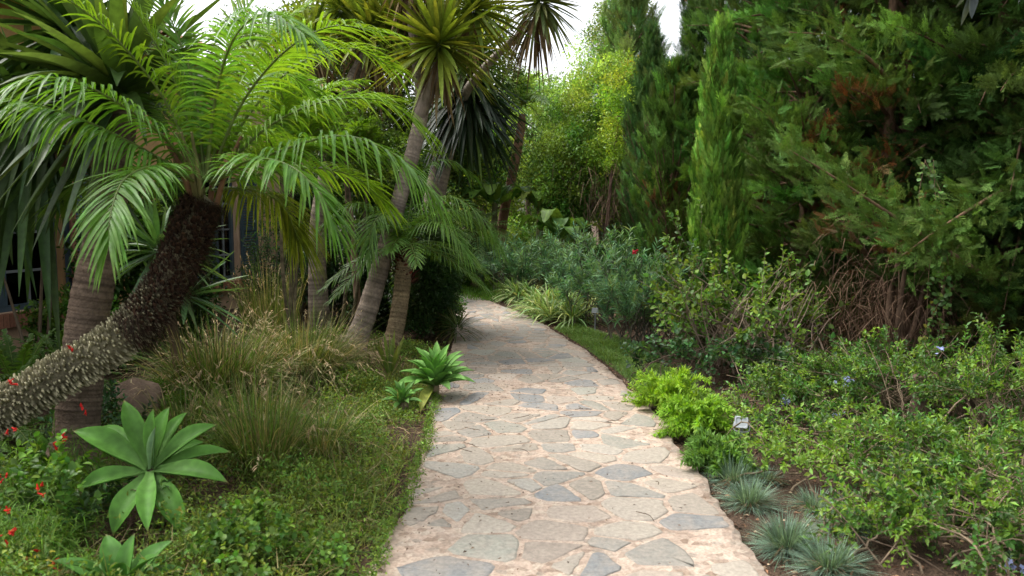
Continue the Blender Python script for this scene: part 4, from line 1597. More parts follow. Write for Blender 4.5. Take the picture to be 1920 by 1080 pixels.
def agave(label, c, base, axis, n, L, W, th=(0.15, 1.55), col=AGC, arch=0.1):
    t = thing("agave", label, "agave", base, "agaves of the left bed")
    c, base = np.asarray(c), np.asarray(base)
    trunk(t, [base, base * 0.5 + c * 0.5 + A(0.005, 0, 0), c], [0.04, 0.035, 0.03], C=(0.2, 0.16, 0.1), flare=1.2)
    ax = norm(A(*axis))
    x = norm(np.cross(ax, A(0.3, 1, 0.2)))
    y = np.cross(ax, x)
    for i in range(n):
        f = (i + 0.5) / n
        a = th[0] + (th[1] - th[0]) * f ** 0.8
        ph = i * 2.39996 + rng.normal(0, 0.1)
        d = math.cos(a) * ax + math.sin(a) * (math.cos(ph) * x + math.sin(ph) * y)
        agave_leaf(t, c, c + norm(d) * L * rng.uniform(0.85, 1.05) * np.interp(f, [0, 0.25, 1], [0.75, 1, 0.95]), ax, W * np.interp(f, [0, 0.3, 1], [0.55, 1, 1]), np.array(col) * math.exp(rng.normal(0, 0.13)), arch=arch)
    return t


main_agave()
agave("agave cut by the bottom edge of the photo, below the large pale one", P(225, 1125, 3.3), A(*P(225, 1125, 3.3)[:2], -0.02), (0, -0.1, 1), 16, 0.33, 0.10, th=(0.3, 1.5), col=(0.07, 0.18, 0.034))
b = G(812, 748)
t_ag = agave("dense upright agave at the left edge of the stone path", b + A(0.02, 0, 0.13), b, (0.05, -0.15, 1), 40, 0.38, 0.085, th=(0.1, 1.5), col=(0.15, 0.32, 0.075))
c = b + A(0.0, -0.03, 0.12)
agave_leaf(t_ag, c, P(788, 775, 6.35), norm(A(0, -0.5, 0.8)), 0.09, A(0.25, 0.27, 0.05), arch=0.12)["label"] = "yellowing drooping leaf"
b = G(755, 768)
agave("small low agave just left of the dense one at the path edge", b + A(0, 0, 0.07), b, (0, -0.2, 1), 20, 0.20, 0.045, th=(0.15, 1.6), col=(0.12, 0.27, 0.06))
b = G(733, 718)
strap_plant("snake_plant", "narrow upright sword-leaved plant behind the small agave", b, 14, 0.34, 0.05, (0.05, 0.6), Cb=(0.10, 0.16, 0.04), Ct=(0.2, 0.24, 0.06), droop=0.05)
b = G(858, 640)
strap_plant("spider_plant", "dark thin arching leaves spilling from the hedge foot onto the path", b + A(0, 0, 0.02), 60, 0.42, 0.018, (0.4, 1.7), Cb=(0.06, 0.11, 0.03), Ct=(0.16, 0.12, 0.05), droop=0.6)

# ---- rock
def rock():
    c = G(245, 800)
    t = None
    mb = MB()
    nu, nv = 40, 22
    th = np.linspace(0, math.pi * 2, nu, endpoint=False)
    ph = np.linspace(0.0, math.pi, nv)
    TH, PH = np.meshgrid(th, ph)
    d = np.stack([np.sin(PH) * np.cos(TH), np.sin(PH) * np.sin(TH), np.cos(PH)], -1)
    rr = 1 + 0.10 * np.sin(3 * d[..., 0] + 1) * np.cos(4 * d[..., 1]) + 0.07 * np.sin(7 * d[..., 2] + 3 * d[..., 0]) + 0.04 * np.sin(13 * d[..., 0] + 5 * d[..., 1]) + 0.03 * np.sin(17 * d[..., 1] - 9 * d[..., 2])
    V = (d * rr[..., None] * A(0.32, 0.24, 0.27) + A(0, 0, 0.06)).reshape(-1, 3) + c
    i = np.arange(nv - 1)[:, None] * nu
    j = np.arange(nu)[None]
    k = (j + 1) % nu
    F = np.stack([i + j, i + nu + j, i + nu + k, i + k], -1).reshape(-1, 4)
    mb.add(V, F, A(0.20, 0.14, 0.10))
    o = mb.build("rock", M_ROCK, None, True, offset=c)
    tag(o, "rounded brown rock half hidden behind the large pale agave", "rock")


rock()

# ---- ornamental grasses
GG = "fountain grass clumps of the left bed"
PG = A([0.13, 0.19, 0.035], [0.15, 0.19, 0.04], [0.24, 0.20, 0.09], [0.10, 0.17, 0.03], [0.09, 0.16, 0.03], [0.11, 0.18, 0.03], [0.36, 0.29, 0.16], [0.28, 0.22, 0.10])
PB = A([0.16, 0.18, 0.05], [0.27, 0.22, 0.11], [0.36, 0.28, 0.17], [0.13, 0.17, 0.035], [0.10, 0.15, 0.03], [0.11, 0.16, 0.03])


def fg(label, px, D, n, h, spread=0.8, pal=PG, seeds=60, el=(0.75, 1.5), droop=0.6, base=0.16, W=0.0075):
    p = GX(px, D)
    p[2] = grid_h(p[0], p[1])
    return grass_clump("fountain_grass", label, "ornamental grass", p, n, h, spread, el, droop, W, pal, seeds, GG, base)


fg("wide fountain grass clump with pale seed heads behind the large agave", 400, 6.7, 2200, 1.12, 0.9, base=0.3, seeds=190)
fg("fountain grass clump leaning out in front of the straight grey trunk", 560, 7.6, 2200, 1.12, 1.0, PB, 180, base=0.25)
fg("tall brown grass clump below the shuttered window", 500, 9.2, 700, 1.25, 0.5, PB, 40, el=(1.1, 1.52), base=0.25, droop=0.35)
fg("thin tall green grass clump between the large agave and the weeds", 480, 4.9, 700, 0.95, 0.7, seeds=18, base=0.16, droop=0.5, W=0.005)
fg("sparse grass clump in the weeds left of the path", 590, 5.2, 360, 0.7, 1.0, seeds=8, base=0.14, droop=0.6, W=0.005)
fg("low straw coloured grass clump at the foot of the leaning yucca", 622, 8.3, 700, 0.62, 1.2, A([0.36, 0.28, 0.16], [0.30, 0.23, 0.12], [0.2, 0.17, 0.07]), 20, base=0.2, droop=0.8)
fg("small dry grass tuft right behind the large agave's leaves", 330, 5.6, 600, 0.6, 0.95, seeds=40, base=0.16)
fg("green grass clump in front of the wide pale seeded one", 450, 5.8, 600, 0.7, 0.9, A([0.13, 0.17, 0.03], [0.10, 0.14, 0.03], [0.22, 0.19, 0.07]), 16, base=0.2)


# ---- feathery ferns and low green mounds
def asparagus(name, label, base, n, L, Cb, Ct, group, spread=0.7, rise=0.8, npl=26, ll=0.09, lw=0.012):
    """mound of arching plumes, each a stem ringed by fine needles"""
    t = thing(name, label, "fern", base, group)
    mb = MB()
    base = np.asarray(base)
    for i in range(n):
        a = rng.uniform(0, 6.283)
        e = rng.uniform(0.25, 1.35)
        l = L * rng.uniform(0.6, 1.1)
        hd = A(math.cos(a), math.sin(a), 0)
        b = base + hd * rng.uniform(0, 0.1)
        cp = [b, b + hd * l * 0.45 * math.cos(e) * spread + Z * l * 0.5 * math.sin(e) * rise * 1.3, b + hd * l * math.cos(e) * spread * 1.1 + Z * l * (0.85 * math.sin(e) * rise - 0.12)]
        pts = catmull(cp, 16)
        T = tangents(pts)
        tube(mb, pts, np.linspace(0.003, 0.001, 16), 3, A(*Cb), 0, False)
        k = npl * 4
        f = rng.uniform(0.15, 1, k)
        ix = f * 14.99
        ii = ix.astype(int)
        p = pts[ii] + (pts[ii + 1] - pts[ii]) * (ix - ii)[:, None]
        d = norm(T[ii] * 0.7 + norm(np.cross(T[ii], runit(k))) * 0.85 + Z * 0.1)
        cb = vcol(Cb, k, 0.16, 0.06) * math.exp(rng.normal(0, 0.16))
        strips(mb, p, d, ll * rng.uniform(0.5, 1.1, k) * (1.15 - 0.6 * f), lw * rng.uniform(.7, 1.2, k), 0.1, 2, None, prof_leaflet, cb, np.minimum(vcol(Ct, k, 0.16, 0.06), 0.8))
    mb.build("plumes", M_SOFT, t)
    return t


gA = "foxtail ferns on the right edge of the path"
asparagus("foxtail_fern", "brightest yellow-green foxtail fern, nearest the silvery grass strip", GX(1262, 6.5), 75, 0.55, (0.20, 0.36, 0.025), (0.33, 0.49, 0.045), gA)
asparagus("foxtail_fern", "bright foxtail fern mound left of the white spotlight", GX(1318, 5.75), 75, 0.46, (0.16, 0.32, 0.025), (0.27, 0.45, 0.045), gA)
asparagus("foxtail_fern", "darker low foxtail fern under the white spotlight", GX(1362, 4.98), 50, 0.34, (0.09, 0.19, 0.035), (0.15, 0.28, 0.06), gA)
gB = "soft green ferns of the left bed"
asparagus("soft_fern", "bright soft fern mound under the leaning palm trunk", GX(262, 6.2), 60, 0.55, (0.10, 0.2, 0.02), (0.16, 0.3, 0.04), gB, npl=22)
asparagus("soft_fern", "soft fern mound between the rock and the wide seeded grass", GX(318, 6.0), 50, 0.45, (0.10, 0.2, 0.02), (0.15, 0.28, 0.035), gB, npl=22)


def fern(label, base, n, L, group="sword ferns below the left window"):
    t = thing("sword_fern", label, "fern", base, group)
    random_fronds(t, np.asarray(base) + Z * 0.03, n, L, el=(0.4, 1.3), droop=0.5, nleaf=34, ll=0.09, lw=0.02, Cb=(0.055, 0.12, 0.02), Ct=(0.09, 0.17, 0.03), r0=0.006)
    return t


fern("arching green sword fern at the left edge below the brick sill", GX(15, 6.6), 30, 1.0)
fern("sword fern right beside the ringed trunk below the window", GX(110, 7.2), 26, 0.95)
fern("low sword fern at the left edge behind the red flowers", GX(-30, 5.4), 28, 0.85)


# ---- red firecracker plants
def tube_flowers(parent, pts, n_each, length, rad, C, spread=0.05, name="flower"):
    for p in pts:
        for k in range(n_each):
            mb = MB()
            q = p + rng.normal(0, spread, 3)
            d = norm(runit(1)[0] * 0.7 + A(0, -0.3, -0.4))
            pr = catmull([q, q + d * length * 0.6, q + d * length], 7)
            tube(mb, pr, np.array([0.25, 0.5, 0.6, 0.65, 0.7, 0.85, 1.15]) * rad, 6, np.array(C) * math.exp(rng.normal(0, 0.15)))
            strips(mb, np.tile(q + d * length, (5, 1)), norm(d * 0.5 + runit(5)), rad * 2.2, rad * 1.5, 0.1, 2, None, prof_leaflet, np.array(C) * 1.1)
            mb.build(name, M_PETAL, parent)


def firecracker(label, base, n, L, fl):
    t = thing("firecracker_plant", label, "flowering plant", base, "red firecracker plants at the left edge")
    base = np.asarray(base)
    mb = MB()
    ph = rng.uniform(0, 6.28, n)
    e = rng.uniform(0.5, 1.45, n)
    d = np.stack([np.cos(ph) * np.cos(e), np.sin(ph) * np.cos(e), np.sin(e)], 1)
    p = base + rng.normal(0, 0.07, (n, 3)) * A(1, 1, 0)
    ln = L * rng.uniform(0.6, 1.15, n)
    dr = rng.uniform(0.35, 0.9, n)
    strips(mb, p, d, ln, 0.005, dr, 8, None, prof_grass, vcol((0.09, 0.17, 0.02), n, 0.2))
    for f in np.linspace(0.3, 1, 9):
        q = p + d * (ln * f)[:, None] - Z * (dr * ln * f * f)[:, None]
        for k in range(3):
            dd = norm(d * 0.5 + runit(n) * 0.8)
            strips(mb, q, dd, rng.uniform(0.05, 0.12, n), 0.004, 0.6, 3, None, prof_grass, vcol((0.10, 0.20, 0.02), n, 0.25))
    mb.build("stems", M_SOFT, t)
    tube_flowers(t, [P(*f) for f in fl], 3, 0.026, 0.0065, (0.7, 0.035, 0.03), 0.014)
    return t


firecracker("tall firecracker plant with red flowers before the ringed trunk", GX(45, 4.35), 120, 0.75,
            [(112, 818, 4.3), (108, 826, 4.3), (118, 815, 4.28), (130, 648, 4.5), (15, 712, 4.3), (22, 798, 4.2), (158, 762, 4.5), (112, 860, 4.3), (8, 890, 4.1)])
firecracker("low firecracker plant with orange red flowers in the bottom left corner", GX(-20, 3.5), 200, 0.55,
            [(8, 955, 3.4), (15, 1060, 3.3), (60, 1040, 3.35), (105, 1055, 3.35), (145, 1065, 3.4), (35, 985, 3.4), (8, 1010, 3.3), (70, 910, 3.7)])

# broad soft leafy plant in the corner and weeds at the bottom
shrub("leafy_herb", "soft herb with rounded pale leaves above the corner firecracker", "plant", GX(60, 3.95), GX(60, 3.95) + A(0, 0, 0.22), (0.28, 0.25, 0.22), 16, 5, 8, (0.05, 0.034), (0.09, 0.19, 0.03), (0.17, 0.3, 0.06), 0.25, 0.004, (0.1, 0.15, 0.04), (0.08, 0.16), tmpl="m")
shrub("leafy_herb", "spreading bright leafy herb at the bottom edge right of the lower agave", "plant", GX(470, 3.5), GX(470, 3.5) + A(0, 0, 0.08), (0.27, 0.24, 0.13), 22, 6, 8, (0.034, 0.026), (0.10, 0.21, 0.035), (0.2, 0.31, 0.06), 0.3, 0.004, (0.1, 0.15, 0.04), (0.08, 0.16), tmpl="m", bspread=0.2)
shrub("leafy_herb", "second bright leafy herb at the bottom edge toward the path", "plant", GX(600, 3.4), GX(585, 3.4) + A(0, 0, 0.04), (0.11, 0.14, 0.07), 10, 5, 7, (0.028, 0.021), (0.09, 0.19, 0.03), (0.17, 0.28, 0.05), 0.25, 0.004, (0.1, 0.15, 0.04), (0.07, 0.14), tmpl="m", bspread=0.06)
shrub("leafy_herb", "dull low herb between the large agave and the lower one", "plant", GX(110, 4.0), GX(110, 4.0) + A(0, 0, 0.06), (0.25, 0.2, 0.10), 14, 5, 8, (0.06, 0.022), (0.045, 0.10, 0.03), None, 0, 0.004, (0.1, 0.1, 0.04), (0.08, 0.16), bspread=0.2)
shrub("leafy_herb", "dark trefoil leaves beside the rock under the leaning trunk", "plant", GX(165, 5.35), GX(170, 5.35) + A(0, 0, 0.22), (0.3, 0.2, 0.2), 12, 5, 8, (0.06, 0.03), (0.05, 0.12, 0.05), None, 0, 0.004, (0.1, 0.1, 0.04), (0.08, 0.16))


# ---- dark shrubs before the house and the hedge beside the path
gS = "dark shrubs in front of the house"


def dense_bush(name, label, cat, base, c, r, K, cr, nper, leaf, Cl, group=None, Cy=None, young=0.15, inner=0.55, mat=None, tmpl="s", zcut=-0.95, nstem=10):
    t = thing(name, label, cat, base, group)
    mb = MB()
    base, c = np.asarray(base, float), np.asarray(c, float)
    cs = ell_points(K, c, r, inner, zcut)
    for k in range(nstem):
        e = cs[rng.integers(len(cs))]
        q = catmull([base + rng.normal(0, 0.06, 3) * A(1, 1, 0), base * 0.4 + e * 0.6 + A(0, 0, 0.05), e], 10)
        tube(mb, q, np.linspace(0.02, 0.005, 10), 5, A(0.12, 0.09, 0.06), 0, False)
    mb.build("stems", M_BARK, t)
    ml = MB()
    cs = cs[cs[:, 2] > 0.02]
    leafy_mass(ml, cs, cr * rng.uniform(0.6, 1.25, len(cs)), nper, leaf, Cl, Cy=Cy, young=young, tmpl=tmpl)
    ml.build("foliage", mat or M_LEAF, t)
    return t


p = GX(796, 10.3)
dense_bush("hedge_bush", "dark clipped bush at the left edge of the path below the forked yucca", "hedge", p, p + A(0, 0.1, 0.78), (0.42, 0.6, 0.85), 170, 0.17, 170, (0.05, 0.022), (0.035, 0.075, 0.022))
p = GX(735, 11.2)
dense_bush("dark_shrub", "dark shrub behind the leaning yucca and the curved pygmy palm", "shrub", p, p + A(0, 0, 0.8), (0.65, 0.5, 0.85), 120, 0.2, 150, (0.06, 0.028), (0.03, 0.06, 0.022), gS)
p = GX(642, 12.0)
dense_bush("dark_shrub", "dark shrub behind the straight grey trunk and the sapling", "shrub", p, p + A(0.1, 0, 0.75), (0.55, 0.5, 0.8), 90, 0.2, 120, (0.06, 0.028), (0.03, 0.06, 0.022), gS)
p = GX(515, 11.0)
shrub("dark_shrub", "open grey-green shrub beside the shuttered window", "shrub", p, p + A(0, 0, 0.85), (0.55, 0.45, 0.75), 38, 9, 10, (0.075, 0.022), (0.05, 0.10, 0.05), None, 0, 0.012, (0.12, 0.1, 0.08), (0.15, 0.3), gS, bspread=0.1)
p = GX(140, 8.3)
dense_bush("dark_shrub", "low green shrub under the left window between ringed trunk and ferns", "shrub", p, p + A(0, 0, 0.35), (0.5, 0.3, 0.4), 45, 0.16, 110, (0.07, 0.035), (0.06, 0.14, 0.02), gS, Cy=(0.12, 0.24, 0.03))
p = GX(235, 9.0)
dense_bush("dark_shrub", "green shrub with bright new leaves right of the ringed trunk", "shrub", p, p + A(0, 0, 0.95), (0.5, 0.3, 0.95), 80, 0.19, 110, (0.075, 0.04), (0.045, 0.10, 0.022), gS, Cy=(0.14, 0.26, 0.04), young=0.2)
p = GX(575, 12.8)
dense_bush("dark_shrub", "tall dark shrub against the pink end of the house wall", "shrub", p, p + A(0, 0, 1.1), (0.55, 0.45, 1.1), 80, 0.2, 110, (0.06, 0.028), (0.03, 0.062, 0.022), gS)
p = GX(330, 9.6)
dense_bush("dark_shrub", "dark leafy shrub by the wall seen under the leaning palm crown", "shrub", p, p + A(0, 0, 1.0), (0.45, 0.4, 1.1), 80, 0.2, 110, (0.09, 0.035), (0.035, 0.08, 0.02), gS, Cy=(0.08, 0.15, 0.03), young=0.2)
p = GX(60, 7.6)
dense_bush("dark_shrub", "dark broad-leaved shrub at the left edge before the window top", "shrub", p, p + A(-0.5, 0.3, 2.2), (0.8, 0.5, 0.8), 70, 0.25, 70, (0.16, 0.06), (0.03, 0.07, 0.02), gS, Cy=(0.1, 0.18, 0.03), young=0.15, nstem=3)
p = GX(836, 11.6)
dense_bush("dark_shrub", "small bright bush at the path bend beside the clipped dark bush", "shrub", p, p + A(0, 0, 0.2), (0.25, 0.6, 0.3), 40, 0.12, 110, (0.05, 0.022), (0.07, 0.15, 0.03), gS)


# ---- weeds covering the left bed (nobody could count these)
def weeds():
    mb = MB()
    n = 30000
    Y = rng.uniform(2.9, 9.5, n) ** 1.0
    dd = rng.random(n) ** 1.1 * 2.3
    X = xl(Y) - 0.03 - 0.09 * (np.sin(Y * 4.3) > -0.2) * rng.random(n) ** 0.4 - dd
    ph = np.sin(X * 3.1 + 1.0) * np.cos(Y * 2.3) + 0.5 * np.sin(X * 7 + Y * 5) + rng.normal(0, 0.35, n)
    bare = (np.sin(X * 2.2 + Y * 1.1 + 2) * np.sin(Y * 1.7) > 0.55)
    edge = np.clip(dd / 0.25, 0, 1)
    keep = (ph > -0.6) & ~bare & (rng.random(n) < 0.25 + 0.75 * edge)
    X, Y, dd = X[keep], Y[keep], dd[keep]
    n = len(X)
    zg = grid_h(X, Y)
    hh = 0.02 + (0.06 + 0.15 * (np.sin(X * 5 + Y * 3) * np.cos(Y * 4.1 - X) > 0)) * np.clip(dd / 0.7, 0.15, 1) * rng.random(n)
    p = np.stack([X, Y, zg + hh], 1)
    # sprigs: 5 small leaves round each point
    k = 5
    pp = np.repeat(p, k, 0) + rng.normal(0, 0.022, (n * k, 3))
    c = np.repeat(vcol((0.155, 0.235, 0.05), n, 0.33, 0.14), k, 0)
    yl = np.repeat(rng.random(n) < 0.10, k)
    c[yl] = vcol((0.2, 0.27, 0.06), yl.sum(), 0.2)
    leaves(mb, pp, norm(runit(n * k) + Z * 0.35), norm(Z + runit(n * k) * 0.6), rng.uniform(0.012, 0.042, n * k), rng.uniform(0.006, 0.018, n * k), c)
    strips(mb, np.stack([X, Y, zg], 1)[::2], norm(runit(len(X[::2])) * 0.45 + Z), hh[::2] * 1.1, 0.003, 0.1, 2, None, prof_grass, vcol((0.12, 0.13, 0.05), len(X[::2]), 0.3))
    # thin grass blades among them
    m = 16000
    Y = rng.uniform(2.9, 8.5, m)
    dd = rng.random(m) * 2.0 + 0.05
    X = xl(Y) - 0.02 - dd
    ok = np.sin(X * 2.5 + 0.3) * np.cos(Y * 1.9 + 1) + rng.normal(0, 0.3, m) > -0.2
    X, Y = X[ok], Y[ok]
    m = len(X)
    strips(mb, np.stack([X, Y, grid_h(X, Y)], 1), norm(runit(m) * 0.6 + Z), rng.uniform(0.1, 0.32, m), 0.0035, rng.uniform(0.2, 1.0, m), 4, None, prof_grass, pick(A([0.15, 0.22, 0.04], [0.13, 0.2, 0.035], [0.26, 0.22, 0.10], [0.2, 0.26, 0.05]), m) * np.exp(rng.normal(0, 0.2, (m, 1))), vcol((0.25, 0.27, 0.08), m, 0.25))
    # straw and dead stalks lying through it
    m = 3500
    Y = rng.uniform(2.9, 9, m)
    X = xl(Y) - rng.random(m) * 2.1 - 0.02
    strips(mb, np.stack([X, Y, grid_h(X, Y) + rng.uniform(0.01, 0.14, m)], 1), norm(runit(m) * A(1, 1, 0.35)), rng.uniform(0.06, 0.22, m), 0.004, rng.uniform(0, 0.3, m), 3, None, prof_grass, pick(A([0.34, 0.26, 0.14], [0.26, 0.18, 0.09], [0.4, 0.33, 0.2], [0.16, 0.10, 0.06]), m))
    # sprigs that creep over the path edge
    m = 500
    Y = rng.uniform(2.9, 6.8, m)
    X = xl(Y) + np.abs(rng.normal(0, 0.028, m)) * (np.sin(Y * 6.1) + 0.2 > 0)
    pp = np.repeat(np.stack([X, Y, np.full(m, 0.05)], 1), 6, 0) + rng.normal(0, 0.02, (m * 6, 3)) * A(1, 1, 0.7)
    leaves(mb, pp, norm(runit(m * 6) + Z * 0.3), norm(Z + runit(m * 6) * 0.6), rng.uniform(0.012, 0.03, m * 6), rng.uniform(0.006, 0.014, m * 6), vcol((0.15, 0.24, 0.05), m * 6, 0.3))
    tag(mb.build("weeds", M_SOFT), kind="stuff")


weeds()


def litter():
    mb = MB()
    n = 9000
    Y = rng.uniform(2.6, 13, n)
    side = rng.random(n) < 0.62
    off = rng.random(n) ** 1.5 * 2.6 + 0.01
    X = np.where(side, xr(Y) + off, xl(Y) - off)
    z = grid_h(X, Y) + 0.006
    c = pick(A([0.22, 0.12, 0.07], [0.14, 0.08, 0.05], [0.30, 0.19, 0.11], [0.08, 0.05, 0.035], [0.35, 0.26, 0.17]), n) * np.exp(rng.normal(0, 0.2, (n, 1)))
    leaves(mb, np.stack([X, Y, z], 1), norm(runit(n) * A(1, 1, 0.25)), norm(Z + runit(n) * 0.5), rng.uniform(0.015, 0.05, n), rng.uniform(0.006, 0.022, n), c)
    # crumbs blown onto the path, thickest beside the agave
    m = 1500
    Y = np.where(rng.random(m) < 0.5, rng.normal(7.2, 0.9, m), rng.uniform(3, 12, m))
    v = np.where(rng.random(m) < 0.55, rng.random(m) ** 2 * 0.5, rng.random(m))
    X = xl(Y) + (xr(Y) - xl(Y)) * (0.02 + 0.96 * v)
    c = pick(A([0.12, 0.08, 0.055], [0.08, 0.055, 0.04], [0.2, 0.13, 0.08]), m)
    leaves(mb, np.stack([X, Y, np.full(m, 0.038)], 1), norm(runit(m) * A(1, 1, 0.15)), norm(Z + runit(m) * 0.4), rng.uniform(0.008, 0.028, m), rng.uniform(0.004, 0.014, m), c)
    for k in range(16):
        y = rng.uniform(3.3, 8)
        x = xl(y) + (xr(y) - xl(y)) * rng.uniform(0.1, 0.95)
        a = rng.uniform(0, 6.28)
        l = rng.uniform(0.05, 0.16)
        tube(mb, catmull([A(x, y, 0.04), A(x + math.cos(a) * l / 2, y + math.sin(a) * l / 2, 0.046), A(x + math.cos(a + .3) * l, y + math.sin(a + .3) * l, 0.04)], 6), 0.0022, 4, A(0.09, 0.06, 0.04))
    tag(mb.build("leaf_litter", M_DIRTBIT), kind="stuff")


litter()
# ================================================================== RIGHT SIDE
# ---- lawn at the far bend
def lawn():
    mb = MB()
    n = 16000
    X = rng.uniform(-3.5, 0.4, n)
    Y = rng.uniform(14.5, 21, n)
    ok = (X > xr(np.minimum(Y, 16.0)) - 0.3) | (Y > 16.9)
    ok &= X < 0.25 - (Y - 15) * 0.12
    X, Y = X[ok], Y[ok]
    n = len(X)
    strips(mb, np.stack([X, Y, np.zeros(n)], 1), norm(runit(n) * 0.4 + Z), rng.uniform(0.06, 0.15, n), 0.012, 0.2, 2, None, prof_grass, vcol((0.13, 0.26, 0.03), n, 0.2))
    tag(mb.build("lawn_grass", M_GRASS), kind="stuff")


lawn()

# ---- variegated spider plants
gV = "variegated spider plants along the bend"


def spider(label, px, D, n=460, L=0.74):
    b = GX(px, D)
    t = thing("spider_plant", label, "plant", b, gV)
    mb = MB()
    for k in range(7):
        c = b + A(rng.normal(0, 0.22), rng.normal(0, 0.3), 0.03)
        m = n // 7
        ph = rng.uniform(0, 6.28, m)
        e = rng.uniform(0.35, 1.4, m)
        d = np.stack([np.cos(ph) * np.cos(e), np.sin(ph) * np.cos(e), np.sin(e)], 1)
        cb = vcol((0.15, 0.24, 0.07), m, 0.2)
        wt = rng.random(m) < 0.45
        cb[wt] = vcol((0.36, 0.42, 0.2), wt.sum(), 0.15)
        strips(mb, np.tile(c, (m, 1)), d, L * rng.uniform(0.7, 1.2, m), 0.026, rng.uniform(0.35, 0.8, m), 6, None, prof_strap, cb, cb * 1.15, 0, 0.3)
    mb.build("leaves", M_GRASS, t)


spider("variegated spider plant clump nearest the lawn at the far bend", 978, 14.6)
spider("variegated spider plant clump in the middle of the row at the bend", 1022, 13.2)
spider("variegated spider plant clump nearest the soft grass strip", 1062, 12.0)

# ---- oleanders
gO = "oleander shrubs right of the path"
OL, OY = (0.105, 0.205, 0.12), (0.17, 0.30, 0.18)


def oleander(label, px, D, h, r, nst=26, ntw=9):
    b = GX(px, D)
    return shrub("oleander", label, "shrub", b, b + A(0, 0, h * 0.55), (r, r, h * 0.5), nst, ntw, 12, (0.125, 0.019), OL, OY, 0.35, 0.009, (0.13, 0.12, 0.09), (0.12, 0.24), gO, whorl=True, bspread=r * 0.35, tmin=0.4, upb=0.6)


oleander("grey-green oleander in the middle, behind the soft grass strip", 1125, 11.8, 1.3, 0.75, 34)
oleander("grey-green oleander nearest the camera beside the twiggy hibiscus", 1195, 9.6, 1.1, 0.62, 40)
oleander("bluish oleander beyond the spider plants, under the banana plants", 985, 15.2, 1.2, 0.8, 30)
oleander("bluish oleander farther back between banana and cypress", 1075, 15.0, 1.35, 0.75, 28)
t_ol = oleander("low oleander at the foot of the far small palm", 930, 16.5, 1.1, 0.7, 22)

# ---- hibiscus with bare twiggy stems
def hibiscus():
    b = GX(1395, 8.3)
    t = shrub("hibiscus", "leafy twiggy hibiscus shrub with pale stems in front of the dark conifers", "shrub", b, b + A(-0.05, 0, 0.62), (1.0, 0.75, 0.66), 44, 8, 6, (0.068, 0.046), (0.11, 0.205, 0.04), (0.21, 0.32, 0.06), 0.35, 0.012,
              (0.24, 0.18, 0.13), (0.1, 0.26), None, "m", tmin=0.58, bspread=0.3, upb=0.45)
    # bare arching twigs
    mb = MB()
    for k in range(60):
        a = rng.uniform(3.0, 6.6)
        s = b + A(rng.uniform(-0.6, 0.6), math.sin(a) * 0.3, 0)
        l = rng.uniform(0.3, 0.8)
        e = s + A(math.cos(a + .5) * l * 0.7, math.sin(a + .5) * l * 0.5, rng.uniform(0.3, 0.95))
        pts = catmull([s, s * 0.7 + e * 0.3 + rng.normal(0, 0.07, 3), s * 0.35 + e * 0.65 + rng.normal(0, 0.07, 3), e], 10)
        tube(mb, pts, np.linspace(0.009, 0.003, 10), 5, A(0.27, 0.2, 0.15) * math.exp(rng.normal(0, 0.2)), 0, False)
    mb.build("bare_twigs", M_BARK, t)
    b2 = GX(1300, 9.0)
    t2 = shrub("hibiscus", "smaller leafy hibiscus between the oleander and the twiggy one", "shrub", b2, b2 + A(0, 0, 0.7), (0.5, 0.5, 0.6), 22, 8, 7, (0.06, 0.04), (0.08, 0.165, 0.035), (0.18, 0.28, 0.06), 0.3, 0.01, (0.22, 0.17, 0.12), (0.1, 0.25), None, "m", tmin=0.45, upb=0.45)
    tube_flowers(t2, [P(1190, 467, 9.0)], 3, 0.05, 0.012, (0.6, 0.03, 0.06), 0.02, "flower")
    b3 = GX(1320, 9.6)
    shrub("hibiscus", "tall leafy shoots behind the twiggy hibiscus, before the pale cypress", "shrub", b3, b3 + A(0, 0, 0.95), (0.55, 0.35, 0.85), 16, 7, 7, (0.075, 0.048), (0.085, 0.17, 0.045), (0.17, 0.27, 0.07), 0.3, 0.01, (0.2, 0.15, 0.1), (0.1, 0.25), None, "m", tmin=0.5, upb=0.5)
    b4 = GX(1270, 7.6)
    shrub("leafy_herb", "dark round-leaved herb in the shade behind the bright foxtail ferns", "plant", b4, b4 + A(0.1, 0, 0.2), (0.65, 0.3, 0.25), 20, 6, 7, (0.055, 0.04), (0.05, 0.115, 0.045), None, 0, 0.006, (0.15, 0.11, 0.08), (0.08, 0.18), None, "m", bspread=0.3)
    b5 = GX(1480, 7.4)
    shrub("leafy_herb", "low dark herb with oval leaves in the shade under the twiggy hibiscus", "plant", b5, b5 + A(0.1, 0, 0.2), (0.7, 0.35, 0.22), 18, 6, 7, (0.06, 0.04), (0.05, 0.11, 0.04), None, 0, 0.006, (0.15, 0.11, 0.08), (0.08, 0.18), None, "m", bspread=0.3)


hibiscus()

# ---- fine grass tufts
gF = "blue fescue tufts on the right edge of the path"
PF = A([0.13, 0.19, 0.15], [0.17, 0.24, 0.20], [0.11, 0.17, 0.11], [0.21, 0.28, 0.24])


def fescue(label, px, D, h=0.2, n=800):
    p = GX(px, D)
    p[2] = grid_h(p[0], p[1])
    t = grass_clump("fescue_tuft", label, "grass tuft", p, n, h, 1.0, (0.15, 1.45), 0.35, 0.0035, PF, 0, gF, 0.05)
    mb = MB()
    m = 120
    ph = rng.uniform(0, 6.28, m)
    d = norm(np.stack([np.cos(ph), np.sin(ph), rng.uniform(-0.05, 0.5, m)], 1))
    strips(mb, p + d * 0.03 + A(0, 0, 0.02), d, rng.uniform(0.06, 0.15, m), 0.004, 0.4, 3, None, prof_grass, vcol((0.22, 0.16, 0.09), m, 0.3))
    mb.build("dry_blades", M_DRY, t)


